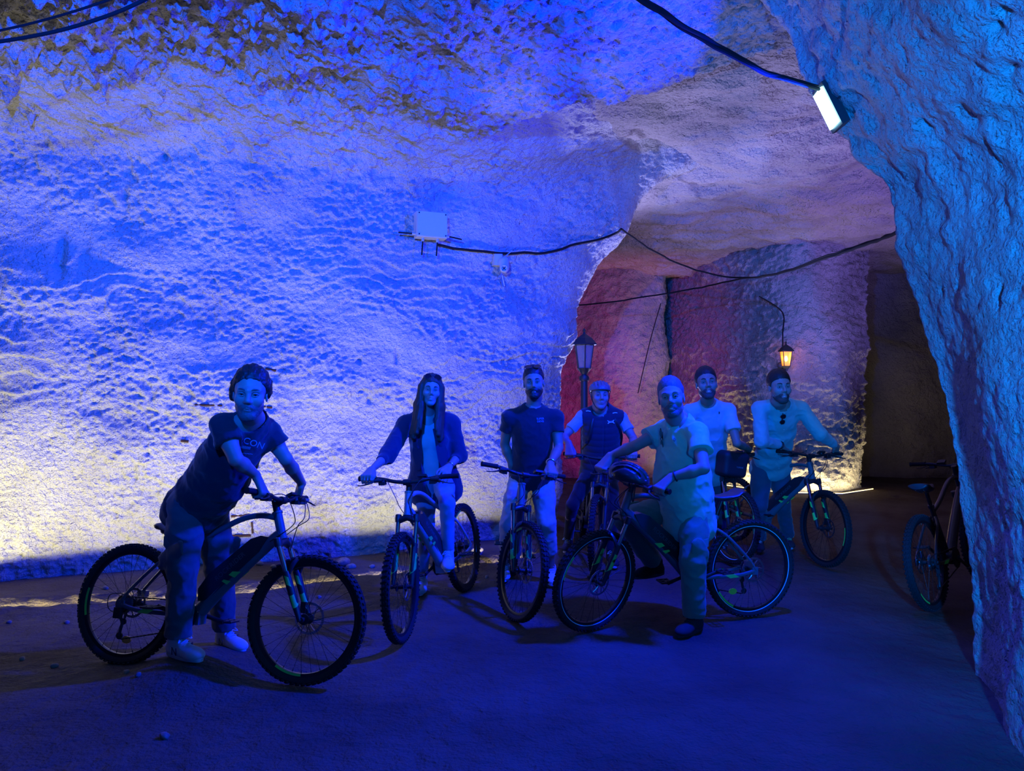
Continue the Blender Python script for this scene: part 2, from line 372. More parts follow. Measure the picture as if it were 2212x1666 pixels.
# ------------------------------------------------------------------ shape kit: many simple solids collected into one mesh
class MB:
    def __init__(s): s.v = []; s.f = []
    def add(s, V, Fc):
        n = sum(len(a) for a in s.v); s.v.append(np.asarray(V, float)); s.f += [tuple(int(i) + n for i in f) for f in Fc]
        return s
    def tube(s, pts, r, seg=10, closed=False, flat=None, cap=True):
        """sweep a circle (or an oval: flat=(axis, factor)) along pts; r a number or one per point"""
        pts = np.asarray(pts, float); n = len(pts)
        rr = np.full(n, r, float) if np.isscalar(r) else np.asarray(r, float)
        if closed: T = np.roll(pts, -1, 0) - np.roll(pts, 1, 0)
        else: T = np.gradient(pts, axis=0)
        T /= np.linalg.norm(T, axis=1, keepdims=True) + 1e-12
        ref = np.array([0, 0, 1.0]) if abs(T[0][2]) < .9 else np.array([1.0, 0, 0])
        V = []
        u = np.cross(T[0], ref); u /= np.linalg.norm(u)
        a = np.arange(seg) / seg * 2 * PI
        for i in range(n):
            u = u - T[i] * (u @ T[i]); u /= np.linalg.norm(u) + 1e-12; w_ = np.cross(T[i], u)
            off = rr[i] * (np.cos(a)[:, None] * u + np.sin(a)[:, None] * w_)
            if flat is not None:
                ax_ = np.asarray(flat[0], float); off = off + np.outer(off @ ax_, ax_) * (flat[1] - 1)
            V.append(pts[i] + off)
        Fc = []
        m = n if closed else n - 1
        for i in range(m):
            j = (i + 1) % n
            for k in range(seg):
                k2 = (k + 1) % seg
                Fc.append((i * seg + k, i * seg + k2, j * seg + k2, j * seg + k))
        if not closed and cap:
            Fc.append(tuple(range(seg - 1, -1, -1))); Fc.append(tuple((n - 1) * seg + k for k in range(seg)))
        return s.add(np.concatenate(V), Fc)
    def box(s, c, size, R=None, taper=1.0):
        x, y, z = np.array(size) / 2
        V = np.array([[sx * x * (taper if sz > 0 else 1), sy * y * (taper if sz > 0 else 1), sz * z] for sx in (-1, 1) for sy in (-1, 1) for sz in (-1, 1)])
        if R is not None: V = V @ np.asarray(R).T
        return s.add(V + np.asarray(c), [(0, 1, 3, 2), (4, 6, 7, 5), (0, 4, 5, 1), (2, 3, 7, 6), (0, 2, 6, 4), (1, 5, 7, 3)])
    def lathe(s, prof, c, axis=(0, 0, 1), seg=20):
        """prof: list of (radius, height) turned about axis through c"""
        ax_ = np.array(axis, float); ax_ /= np.linalg.norm(ax_)
        ref = np.array([1.0, 0, 0]) if abs(ax_[0]) < .9 else np.array([0, 1.0, 0])
        u = np.cross(ax_, ref); u /= np.linalg.norm(u); w_ = np.cross(ax_, u)
        a = np.arange(seg) / seg * 2 * PI
        V = [np.asarray(c) + r * (np.cos(a)[:, None] * u + np.sin(a)[:, None] * w_) + h * ax_ for r, h in prof]
        Fc = []
        for i in range(len(prof) - 1):
            for k in range(seg):
                k2 = (k + 1) % seg; Fc.append((i * seg + k, i * seg + k2, (i + 1) * seg + k2, (i + 1) * seg + k))
        Fc.append(tuple(range(seg - 1, -1, -1))); Fc.append(tuple((len(prof) - 1) * seg + k for k in range(seg)))
        return s.add(np.concatenate(V), Fc)
    def prism(s, poly, depth, origin, u, v):
        """extrude a 2D polygon (in the plane u, v) by depth either side"""
        u = np.asarray(u, float); v = np.asarray(v, float); n = np.cross(u, v); P = np.asarray(poly, float)
        base = np.asarray(origin) + P[:, :1] * u + P[:, 1:] * v; k = len(P)
        V = np.concatenate([base - n * depth / 2, base + n * depth / 2])
        Fc = [tuple(range(k - 1, -1, -1)), tuple(range(k, 2 * k))] + [(i, (i + 1) % k, (i + 1) % k + k, i + k) for i in range(k)]
        return s.add(V, Fc)
    def mesh(s, name, m, smooth=True, xf=None, angle=40, sub=0):
        me = bpy.data.meshes.new(name)
        V = np.concatenate(s.v)
        if xf is not None: V = xf(V)
        me.from_pydata(V.tolist(), [], s.f); me.materials.append(m)
        if smooth:
            me.polygons.foreach_set('use_smooth', [True] * len(me.polygons))
            me.set_sharp_from_angle(angle=math.radians(angle))
        me.update()
        return me

def rotm(a, t):
    a = np.asarray(a, float); a = a / np.linalg.norm(a); c, s = math.cos(t), math.sin(t); x, y, z = a
    return np.array([[c + x * x * (1 - c), x * y * (1 - c) - z * s, x * z * (1 - c) + y * s], [y * x * (1 - c) + z * s, c + y * y * (1 - c), y * z * (1 - c) - x * s], [z * x * (1 - c) - y * s, z * y * (1 - c) + x * s, c + z * z * (1 - c)]])
def smoothpts(pts, n=6):
    pts = np.array(pts, float); t = np.linspace(0, len(pts) - 1, (len(pts) - 1) * n + 1)
    return cr(pts, t)

def text_mesh(body, size, m, extrude=.0006, spacing=1.0):
    cu = bpy.data.curves.new('t', 'FONT'); cu.body = body; cu.size = size; cu.extrude = extrude
    cu.align_x = 'CENTER'; cu.align_y = 'CENTER'; cu.space_character = spacing; cu.resolution_u = 3
    o = bpy.data.objects.new('t', cu); COL.objects.link(o)
    me = bpy.data.meshes.new_from_object(o.evaluated_get(bpy.context.evaluated_depsgraph_get()))
    bpy.data.objects.remove(o); bpy.data.curves.remove(cu)
    me.materials.clear(); me.materials.append(m)
    return me
def place(o, origin, u, v):
    u = Vector(u).normalized(); v = Vector(v); v = (v - u * v.dot(u)).normalized(); n = u.cross(v)
    o.matrix_local = Matrix.Translation(Vector(origin)) @ Matrix((u, v, n)).transposed().to_4x4()

# ------------------------------------------------------------------ bicycles
M_TYRE = mat('tyre_rubber', (0.022, 0.022, 0.024), 0.75, spec=0.35, bump=[('n', 120, .001, .4)])
M_RIM = mat('black_rim', (0.012, 0.012, 0.014), 0.3, spec=0.6)
M_STEEL = mat('steel', (0.55, 0.55, 0.58), 0.28, metal=1.0)
M_SPOKE = mat('spoke_black', (0.03, 0.03, 0.03), 0.35, metal=0.6)
M_BLACK = mat('black_plastic', (0.02, 0.02, 0.022), 0.45, spec=0.5, bump=[('n', 300, .0004, .3)])
M_RUBBER = mat('grip_rubber', (0.015, 0.015, 0.016), 0.8, spec=0.3, bump=[('v', 220, .001, .6)])
M_FRAMEP = mat('grey_frame_paint', (0.13, 0.145, 0.16), 0.38, spec=0.5, coat=0.3)
M_FRAMEL = mat('pale_grey_frame_paint', (0.34, 0.36, 0.38), 0.35, spec=0.5, coat=0.3)
M_FRAMEB = mat('black_frame_paint', (0.025, 0.026, 0.03), 0.35, spec=0.5, coat=0.3)
M_CHROME = mat('stanchion_chrome', (0.5, 0.5, 0.55), 0.12, metal=1.0)
M_GREEN = mat('neon_green_decal', (0.10, 0.95, 0.12), 0.5)
M_DECAL = mat('grey_decal', (0.22, 0.24, 0.26), 0.5)
M_DECALD = mat('dim_lettering', (0.10, 0.11, 0.12), 0.5)
M_REFL = mat('reflective_rim_stripe', (0.6, 1.0, 1.0), 0.35, spec=0.8)
M_ORANGE = mat('orange_reflector', (0.95, 0.38, 0.04), 0.3, spec=0.8, bump=[('w', 90, .002, .6)])
M_YELLOW = mat('yellow_reflector', (0.85, 0.95, 0.05), 0.3, spec=0.8, bump=[('w', 90, .002, .6)])
M_SADDLE = mat('saddle_vinyl', (0.03, 0.03, 0.035), 0.42, spec=0.6)
M_WHITE = mat('white_print', (0.8, 0.8, 0.8), 0.5)

WR = .345; WB = 1.17; HA = math.radians(70.5)
SAX = np.array([-math.cos(HA), 0, math.sin(HA)]); FAX = np.array([WB, 0, WR])
SP0 = FAX - np.array([math.sin(HA), 0, math.cos(HA)]) * .045
def on_axis(z): return SP0 + SAX * ((z - SP0[2]) / SAX[2])

def make_tyre_mesh():
    mb = MB(); n = 72
    a = np.arange(n) / n * 2 * PI
    prof = [(.300, .013), (.310, .022), (.325, .026), (.336, .020), (.340, .008), (.340, -.008), (.336, -.020), (.325, -.026), (.310, -.022), (.300, -.013)]
    k = len(prof)
    V = np.array([[r * math.cos(t), y, r * math.sin(t)] for t in a for r, y in prof])
    mb.add(V, [(i * k + j, i * k + (j + 1) % k, ((i + 1) % n) * k + (j + 1) % k, ((i + 1) % n) * k + j) for i in range(n) for j in range(k)])
    kn = 66
    for i in range(kn):
        t = (i + .5) / kn * 2 * PI
        for (r, y, sy_, sr, st, tw) in ((.3405, .0095, .013, .010, .016, .25), (.3405, -.0095, .013, .010, .016, -.25), (.333, .0225, .010, .012, .013, .0), (.333, -.0225, .010, .012, .013, 0)):
            tt = t + (PI / kn if abs(y) > .015 else 0)
            er = np.array([math.cos(tt), 0, math.sin(tt)]); et = np.array([-math.sin(tt), 0, math.cos(tt)]); ey = np.array([0, 1.0, 0])
            if abs(y) > .015:
                q = math.copysign(.75, y); er2 = er * math.cos(q) + ey * math.sin(q); ey = ey * math.cos(q) - er * math.sin(q); 
                R = np.stack([er2, ey, et], 1); 
            else:
                et2 = et * math.cos(tw) + ey * math.sin(tw); ey = ey * math.cos(tw) - et * math.sin(tw); R = np.stack([er, ey, et2], 1)
            mb.box(np.array([r * math.cos(tt), y, r * math.sin(tt)]), (sr, sy_, st), R)
    return mb.mesh('tyre', M_TYRE, angle=35)
def make_rim_mesh():
    mb = MB(); n = 72; prof = [(.303, .014), (.297, .0145), (.283, .011), (.280, 0), (.283, -.011), (.297, -.0145), (.303, -.014)]
    k = len(prof)
    V = np.array([[r * math.cos(t), y, r * math.sin(t)] for t in np.arange(n) / n * 2 * PI for r, y in prof])
    mb.add(V, [(i * k + j, i * k + (j + 1) % k, ((i + 1) % n) * k + (j + 1) % k, ((i + 1) % n) * k + j) for i in range(n) for j in range(k)])
    return mb.mesh('rim', M_RIM)
def make_spokes_mesh():
    mb = MB()
    for i in range(32):
        side = 1 if i % 2 else -1; t = i / 32 * 2 * PI; t2 = t + (0.55 if (i // 2) % 2 else -0.55)
        mb.tube([[.028 * math.cos(t2), side * .026, .028 * math.sin(t2)], [.283 * math.cos(t), side * .003, .283 * math.sin(t)]], .0011, 5)
        mb.tube([[.283 * math.cos(t), side * .003, .283 * math.sin(t)], [.268 * math.cos(t), side * .004, .268 * math.sin(t)]], .0022, 5)
    return mb.mesh('spokes', M_SPOKE)
def make_hub_mesh():
    return MB().lathe([(.008, -.055), (.012, -.05), (.012, -.036), (.029, -.033), (.029, -.027), (.014, -.02), (.014, .02), (.029, .027), (.029, .033), (.012, .036), (.012, .05), (.008, .055)], (0, 0, 0), (0, 1, 0), 18).mesh('hub', M_BLACK)
def make_rotor_mesh(r=.088):
    mb = MB(); n = 36
    for i in range(n):
        a0 = i / n * 2 * PI; a1 = (i + 1) / n * 2 * PI; wv_ = .0018 * (i % 2)
        ri = r - .016
        pts = [(r - wv_, a0), (r - .0018 + wv_, a1), (ri, a1), (ri + .002, a0)]
        V = [[q * math.cos(t), y, q * math.sin(t)] for y in (.0365, .0385) for q, t in pts]
        mb.add(V, [(0, 1, 2, 3), (7, 6, 5, 4), (0, 4, 5, 1), (2, 6, 7, 3)])
    for i in range(6):
        t = i / 6 * 2 * PI; mb.tube([[.02 * math.cos(t), .0375, .02 * math.sin(t)], [.05 * math.cos(t + .35), .0375, .05 * math.sin(t + .35)], [(r - .015) * math.cos(t + .5), .0375, (r - .015) * math.sin(t + .5)]], .0035, 5)
    mb.lathe([(.02, .034), (.022, .04)], (0, 0, 0), (0, 1, 0), 16)
    return mb.mesh('brake_disc', M_STEEL)
def make_cassette_mesh():
    mb = MB()
    for i, r in enumerate((.060, .054, .047, .041, .036, .031, .026, .022)):
        y = -.030 - i * .0042; n = max(14, int(r * 500))
        poly = []
        for k in range(n * 2): rr = r if k % 2 else r - .004; poly.append((rr * math.cos(k * PI / n), rr * math.sin(k * PI / n)))
        mb.prism(poly, .0018, (0, y, 0), (1, 0, 0), (0, 0, 1))
    return mb.mesh('cassette', M_STEEL)
def stripe_mesh(a0, a1, r0=.299, r1=.3035, m=None, name='rim_stripe', y=.0155):
    mb = MB(); n = max(3, int(abs(a1 - a0) / .09))
    for s in (1, -1):
        V = []
        for i in range(n + 1):
            t = a0 + (a1 - a0) * i / n
            for r, yy in ((r0, y * s), (r1, (y + .0012) * s)): V.append([r * math.cos(t), yy, r * math.sin(t)])
            for r, yy in ((r1, (y - .002) * s), (r0, (y - .003) * s)): V.append([r * math.cos(t), yy, r * math.sin(t)])
        mb.add(V, [(i * 4 + j, i * 4 + (j + 1) % 4, i * 4 + 4 + (j + 1) % 4, i * 4 + 4 + j) for i in range(n) for j in range(4)])
    return mb.mesh(name, m or M_REFL)
ME_TYRE, ME_RIM, ME_SPOKES, ME_HUB, ME_ROTOR, ME_CASS = make_tyre_mesh(), make_rim_mesh(), make_spokes_mesh(), make_hub_mesh(), make_rotor_mesh(), make_cassette_mesh()
ME_STRIPE = stripe_mesh(0, 2 * PI)
ME_RIMDECAL = stripe_mesh(2.6, 3.15, .284, .296, M_GREEN, 'rim_decal', .0135)
def oval_mesh(m):
    mb = MB(); n = 24; poly = [(.030 * math.cos(i / n * 2 * PI), .021 * math.sin(i / n * 2 * PI)) for i in range(n)]
    return mb.prism(poly, .010, (0, 0, 0), (1, 0, 0), (0, 0, 1)).mesh('spoke_reflector', m)
ME_OR, ME_YE = oval_mesh(M_ORANGE), oval_mesh(M_YELLOW)
ME_TEXT = text_mesh('ROCKRIDER', .040, M_DECALD, spacing=1.05)
ME_SUNTOUR = text_mesh('XCT', .034, M_FRAMEB)
ME_TWENTY = text_mesh('TWIN 27.5', .016, M_DECAL)
ME_TWENTY.materials[0] = M_DECAL

def make_bike_meshes(fp, e_bike=True):
    D = {}
    BB = np.array([.435, 0, .315]); st_top = np.array([.275, 0, .715]); hb = on_axis(.77); ht = on_axis(.915)
    mb = MB()
    mb.tube([hb, ht], .026, 16)
    mb.lathe([(.030, 0), (.030, .012)], hb - SAX * .004, SAX, 18); mb.lathe([(.030, 0), (.030, .012)], ht - SAX * .008, SAX, 18)
    # curved top tube
    mb.tube(smoothpts([ht - SAX * .035, ht + [-.10, 0, -.022], ht + [-.24, 0, -.055], [.46, 0, .745], st_top - [-.02, 0, .035]], 5), np.linspace(.021, .017, 21), 12, flat=((0, 0, 1), .85))
    # down tube
    mb.tube(smoothpts([hb + SAX * .030, hb + [-.085, 0, -.035], [.66, 0, .52], BB + [.065, 0, .03]], 6), np.linspace(.032, .042, 19), 14, flat=((0, 1, 0), .92))
    mb.tube([BB + [0, 0, .01], st_top], .018, 14)
    mb.lathe([(.022, -.005), (.022, .02)], st_top, (st_top - BB), 16)
    mb.lathe([(.045, -.042), (.052, -.03), (.052, .03), (.045, .042)], BB, (0, 1, 0), 20)
    mb.box(BB + [.03, 0, -.015], (.10, .07, .07))
    for s in (1, -1):
        ax_ = np.array([0, s * .066, WR])
        mb.tube(smoothpts([BB + [-.03, s * .035, -.002], [.28, s * .050, .318], [.12, s * .062, .322], ax_ + [.012, 0, 0]], 4), np.linspace(.013, .010, 13), 8, flat=((0, 0, 1), 1.25))
        mb.tube(smoothpts([st_top + [.0, s * .016, -.075], [.20, s * .045, .585], [.055, s * .060, .435], ax_ + [0, 0, .01]], 4), np.linspace(.011, .009, 13), 8)
        mb.box(ax_ + [.005, 0, 0], (.045, .012, .05))
    mb.tube([[.205, .045, .59], [.205, -.045, .59]], .009, 8)
    D['frame'] = mb.mesh('frame', fp)
    if e_bike:
        mb = MB()
        a = hb + [-.095, 0, -.015]; b = BB + [.075, 0, .095]; d = (b - a) / np.linalg.norm(b - a); n = np.array([-d[2], 0, d[0]]); n = n if n[2] > 0 else -n
        L = np.linalg.norm(b - a)
        poly = [(-.03, .0), (.0, .035), (.06, .062), (L - .12, .078), (L - .02, .055), (L + .02, .0), (L - .03, -.035), (.06, -.03)]
        mb.prism(poly, .072, a, d, n)
        me = mb.mesh('battery', M_FRAMEB, smooth=False); D['battery'] = me; D['bat'] = (a, d, n, L)
        for s in (1, -1):
            for q, (f0, f1, f2, f3) in enumerate(((.42, .50, .56, .52), (.58, .64, .67, .64))):
                D['frame_decal%d%d' % (s, q)] = MB().prism([(L * f0, -.048), (L * f1, -.012), (L * f2, -.012), (L * f3, -.048)], .002, a + np.array([0, s * .0405, 0]), d, n).mesh('frame_decal', M_GREEN, smooth=False)
    for s in (1, -1): D['stay_decal%d' % s] = MB().prism([(.13, .312), (.17, .335), (.24, .332), (.20, .308)], .002, (0, s * .073, 0), (1, 0, 0), (0, 0, 1)).mesh('stay_decal', M_GREEN, smooth=False)
    mb = MB()
    stp = st_top + (st_top - BB) / np.linalg.norm(st_top - BB) * .13
    mb.tube([st_top, stp], .0135, 12)
    D['seat_post'] = mb.mesh('seat_post', M_BLACK)
    mb = MB()
    sc_ = stp + [-.02, 0, .035]
    mb2 = MB(); n = 15; xs_ = np.linspace(-.125, .145, n); pts = []
    for i, x in enumerate(xs_):
        t = (x + .125) / .27; wd = .078 * max(0, (1 - t)) ** .8 * (1 if t > .12 else (.6 + t * 3.3)) + .019; wd = min(wd, .078)
        h = .030 if t < .6 else .030 - .02 * (t - .6); zt = .012 * math.cos(t * 5) + (.012 if t < .15 else 0)
        ring = []
        for k in range(14):
            an = k / 14 * 2 * PI; ring.append([sc_[0] + x, wd * math.cos(an) * .98, sc_[2] + zt + (h * .55 if math.sin(an) > 0 else h * .9) * math.sin(an)])
        pts.append(ring)
    V = np.array(pts).reshape(-1, 3); Fc = [(i * 14 + k, i * 14 + (k + 1) % 14, (i + 1) * 14 + (k + 1) % 14, (i + 1) * 14 + k) for i in range(n - 1) for k in range(14)]
    Fc += [tuple(range(13, -1, -1)), tuple((n - 1) * 14 + k for k in range(14))]
    mb.add(V, Fc); D['saddle'] = mb.mesh('saddle', M_SADDLE, angle=70)
    mb = MB()
    for s in (1, -1): mb.tube(smoothpts([sc_ + [-.10, s * .028, -.012], sc_ + [-.04, s * .02, -.035], sc_ + [.04, s * .02, -.035], sc_ + [.11, s * .01, -.008]], 4), .0035, 6)
    D['saddle_rail'] = mb.mesh('saddle_rail', M_STEEL)
    # fork (unsteered)
    mb = MB(); cr_ = on_axis(.745)
    mb.tube([cr_ + [0, -.062, -.012], cr_ + [.003, 0, .012], cr_ + [0, .062, -.012]], [.022, .026, .022], 12, flat=((0, 0, 1), .9))
    for s in (1, -1):
        top_ = cr_ + [0, s * .062, 0]; mb.lathe([(.021, -.02), (.023, .0), (.021, .028), (.012, .032)], top_, SAX, 14)
        low = FAX + [-.012, s * .062, .0]; d = top_ - low; up_ = low + d * .62
        mb.tube([low + d * -.02, low + d * .10, low + d * .22, up_], [.014, .017, .0205, .022], 12)
        mb.tube([low, FAX + [0, s * .058, 0]], .014, 10); mb.lathe([(.014, -.008), (.014, .008)], FAX + [0, s * .062, 0], (0, 1, 0), 12)
    lowc = FAX + [-.012, 0, 0]; d = cr_ - lowc; arch = lowc + d * .60
    mb.tube(smoothpts([arch + [.01, .062, -.01], arch + [.03, .055, .05], arch + [.036, 0, .085], arch + [.03, -.055, .05], arch + [.01, -.062, -.01]], 4), .0105, 8, flat=((1, 0, 0), 1.3))
    mb.box(FAX + [-.045, .048, .055], (.03, .03, .06))
    D['fork'] = mb.mesh('fork', M_FRAMEB)
    for s in (1, -1):
        mb = MB(); top_ = cr_ + [0, s * .062, 0]; low = FAX + [-.012, s * .062, 0]; d = top_ - low
        mb.tube([low + d * .60, top_], .0155, 14); D['stanchion%d' % s] = mb.mesh('stanchion', M_CHROME)
        mb = MB(); u_ = d / np.linalg.norm(d); Ld = np.linalg.norm(d)
        for (c0, c1, c2) in ((.20, .36, .05), (.40, .52, -.05)):
            V = []; n = 9
            for i in range(n):
                an = -1.9 + 3.8 * i / (n - 1)
                e = np.array([math.cos(an) * math.sin(HA), math.sin(an), 0]); q0 = c0 + c2 * math.sin(an * .8); q1 = c1 + c2 * math.sin(an * .8)
                r0 = .0222 if q0 > .2 else .021; 
                V += [low + d * q0 + e * .0228, low + d * q1 + e * .0228]
            mb.add(V, [(2 * i, 2 * i + 1, 2 * i + 3, 2 * i + 2) for i in range(n - 1)])
        D['fork_decal%d' % s] = mb.mesh('fork_decal', M_GREEN)
    # bars
    bc = on_axis(.985) + [.05, 0, 0]
    mb = MB()
    mb.tube(smoothpts([bc + [-.03, .345, .03], bc + [-.018, .20, .026], bc + [-.004, .09, .006], bc + [0, .03, 0], bc + [0, -.03, 0], bc + [-.004, -.09, .006], bc + [-.018, -.20, .026], bc + [-.03, -.345, .03]], 5), .0125, 10)
    D['handlebar'] = mb.mesh('handlebar', M_BLACK); D['bc'] = bc
    mb = MB(); mb.tube([on_axis(.955), bc], .019, 12); mb.tube([on_axis(.90), on_axis(.985)], .021, 14); mb.tube([bc + [0, .026, 0], bc + [0, -.026, 0]], .021, 12)
    D['stem'] = mb.mesh('stem', M_BLACK)
    for s in (1, -1):
        g0 = bc + [-.03, s * .348, .03]; g1 = bc + [-.0215, s * .225, .0275]
        D['grip%d' % s] = MB().tube([g0, g0 * .97 + g1 * .03, g0 * .9 + g1 * .1, g1 * .9 + g0 * .1, g1], [.0175, .019, .0165, .0165, .0185], 14).mesh('grip', M_RUBBER)
        g = bc + [-.018, s * .205, .026]
        mb = MB(); mb.tube([g, g + [.035, s * .0, -.008]], .012, 8); mb.tube([g + [.035, -s * .035, -.008], g + [.040, s * .02, -.010]], .012, 8)
        mb.tube(smoothpts([g + [.040, s * .015, -.012], g + [.062, s * .04, -.022], g + [.066, s * .09, -.034], g + [.060, s * .125, -.036]], 4), [.007] * 7 + [.0055] * 6, 8, flat=((0, 0, 1), .7))
        D['brake_lever%d' % s] = mb.mesh('brake_lever', M_BLACK)
        mb = MB(); mb.tube([g + [.01, -s * .035, -.004], g + [.018, -s * .035, -.034]], .014, 10); mb.box(g + [.01, -s * .03, -.03], (.05, .04, .022)); mb.tube([g + [-.01, -s * .01, -.03], g + [-.035, s * .012, -.034]], .005, 6)
        D['shifter%d' % s] = mb.mesh('shifter', M_BLACK)
    g = bc + [-.006, .105, .022]
    D['display'] = MB().box(g + [0, 0, .014], (.045, .062, .016), rotm((0, 1, 0), -.5)).tube([g + [0, 0, .0], g + [0, 0, .012]], .015, 8).mesh('display', M_BLACK, smooth=False)
    # cables run from the levers in a loop to the frame and the front brake
    for i, (s, endp, bulge) in enumerate(((1, cr_ + [.02, .05, -.05], .12), (-1, hb + [-.06, -.03, -.02], .11), (1, hb + [-.06, .03, -.03], .15))):
        a = bc + [.022, s * .165, .02]
        D['cable%d' % i] = MB().tube(smoothpts([a, a + [.055, -s * .05, .0], bc + [bulge, s * .05, -.09], on_axis(.84) + [.09, s * .035, 0], endp], 6), .0026, 6).mesh('cable', M_BLACK)
    # drivetrain
    mb = MB(); n = 38; poly = []
    for k in range(n * 2): rr = .078 if k % 2 else .073; poly.append((rr * math.cos(k * PI / n), rr * math.sin(k * PI / n)))
    mb.prism(poly, .003, BB + [0, -.052, 0], (1, 0, 0), (0, 0, 1))
    D['chainring'] = mb.mesh('chainring', M_BLACK, smooth=False)
    mb = MB(); path = [BB + [.078 * math.cos(t), -.052, .078 * math.sin(t)] for t in np.linspace(PI / 2 - .1, -PI / 2 - .1, 9)]
    path += [np.array([.03 + .018 * math.cos(t), -.050, WR - .175 + .018 * math.sin(t)]) for t in np.linspace(-PI / 2, -PI, 3)] + [np.array([.030, -.050, WR - .095]), np.array([.045, -.048, WR - .03])]
    path += [np.array([.045 * math.cos(t), -.046, WR + .045 * math.sin(t)]) for t in np.linspace(-.5, -2 * PI + PI / 2, 9)]
    path = np.array(path + [path[0]]); seg_ = np.linalg.norm(np.diff(path, axis=0), axis=1); cum = np.concatenate([[0], np.cumsum(seg_)])
    tt_ = np.arange(0, cum[-1], .0125); PC = np.stack([np.interp(tt_, cum, path[:, i]) for i in range(3)], 1)
    mb.tube(PC, np.where(np.arange(len(PC)) % 2, .0048, .0030), 6, closed=True)
    D['chain'] = mb.mesh('chain', M_SPOKE, smooth=False)
    mb = MB(); mb.box([.005, -.075, WR - .045], (.045, .025, .06)); mb.tube([[0.0, -.062, WR - .05], [.03, -.058, WR - .10], [.015, -.055, WR - .175]], .009, 8)
    mb.lathe([(.018, -.004), (.018, .004)], [.03, -.052, WR - .095], (0, 1, 0), 14); mb.lathe([(.020, -.004), (.020, .004)], [.015, -.05, WR - .175], (0, 1, 0), 14)
    mb.tube(smoothpts([[.0, -.08, WR - .05], [-.06, -.085, WR - .02], [-.07, -.075, WR + .05], [.02, -.068, WR + .06], [.1, -.06, WR + .03]], 4), .0025, 6)
    D['derailleur'] = mb.mesh('derailleur', M_BLACK)
    D['brake_caliper'] = MB().box([.05, .055, WR + .055], (.05, .03, .035)).box([.035, .05, WR + .05], (.02, .035, .05)).mesh('brake_caliper', M_STEEL)
    return D, BB

def crank_meshes(BB, ang):
    out = []
    for s, a in ((-1, ang), (1, ang + PI)):
        e = np.array([math.cos(a), 0, math.sin(a)]) * .17; c = BB + [0, s * .066, 0]
        arm = MB().tube([c, c + e * .5 + [0, s * .006, 0], c + e + [0, s * .012, 0]], [.017, .012, .014], 10, flat=((0, 1, 0), .7)).mesh('crank_arm', M_BLACK)
        p = c + e + [0, s * .06, 0]; mb = MB()
        for dx in (-.038, .038): mb.tube([p + [dx, -.042, 0], p + [dx, .042, 0]], .007, 8)
        for dy in (-.042, 0, .042): mb.tube([p + [-.038, dy, 0], p + [.038, dy, 0]], .0065, 8)
        mb.tube([c + e + [0, s * .01, 0], p + [0, s * .04, 0]], .008, 8)
        out.append((arm, mb.mesh('pedal', M_BLACK)))
    return out
BIKE_D = {}
for key, (fp, eb) in {'grey': (M_FRAMEP, True), 'pale': (M_FRAMEL, True), 'plain': (M_FRAMEB, False)}.items():
    BIKE_D[key] = make_bike_meshes(fp, eb)

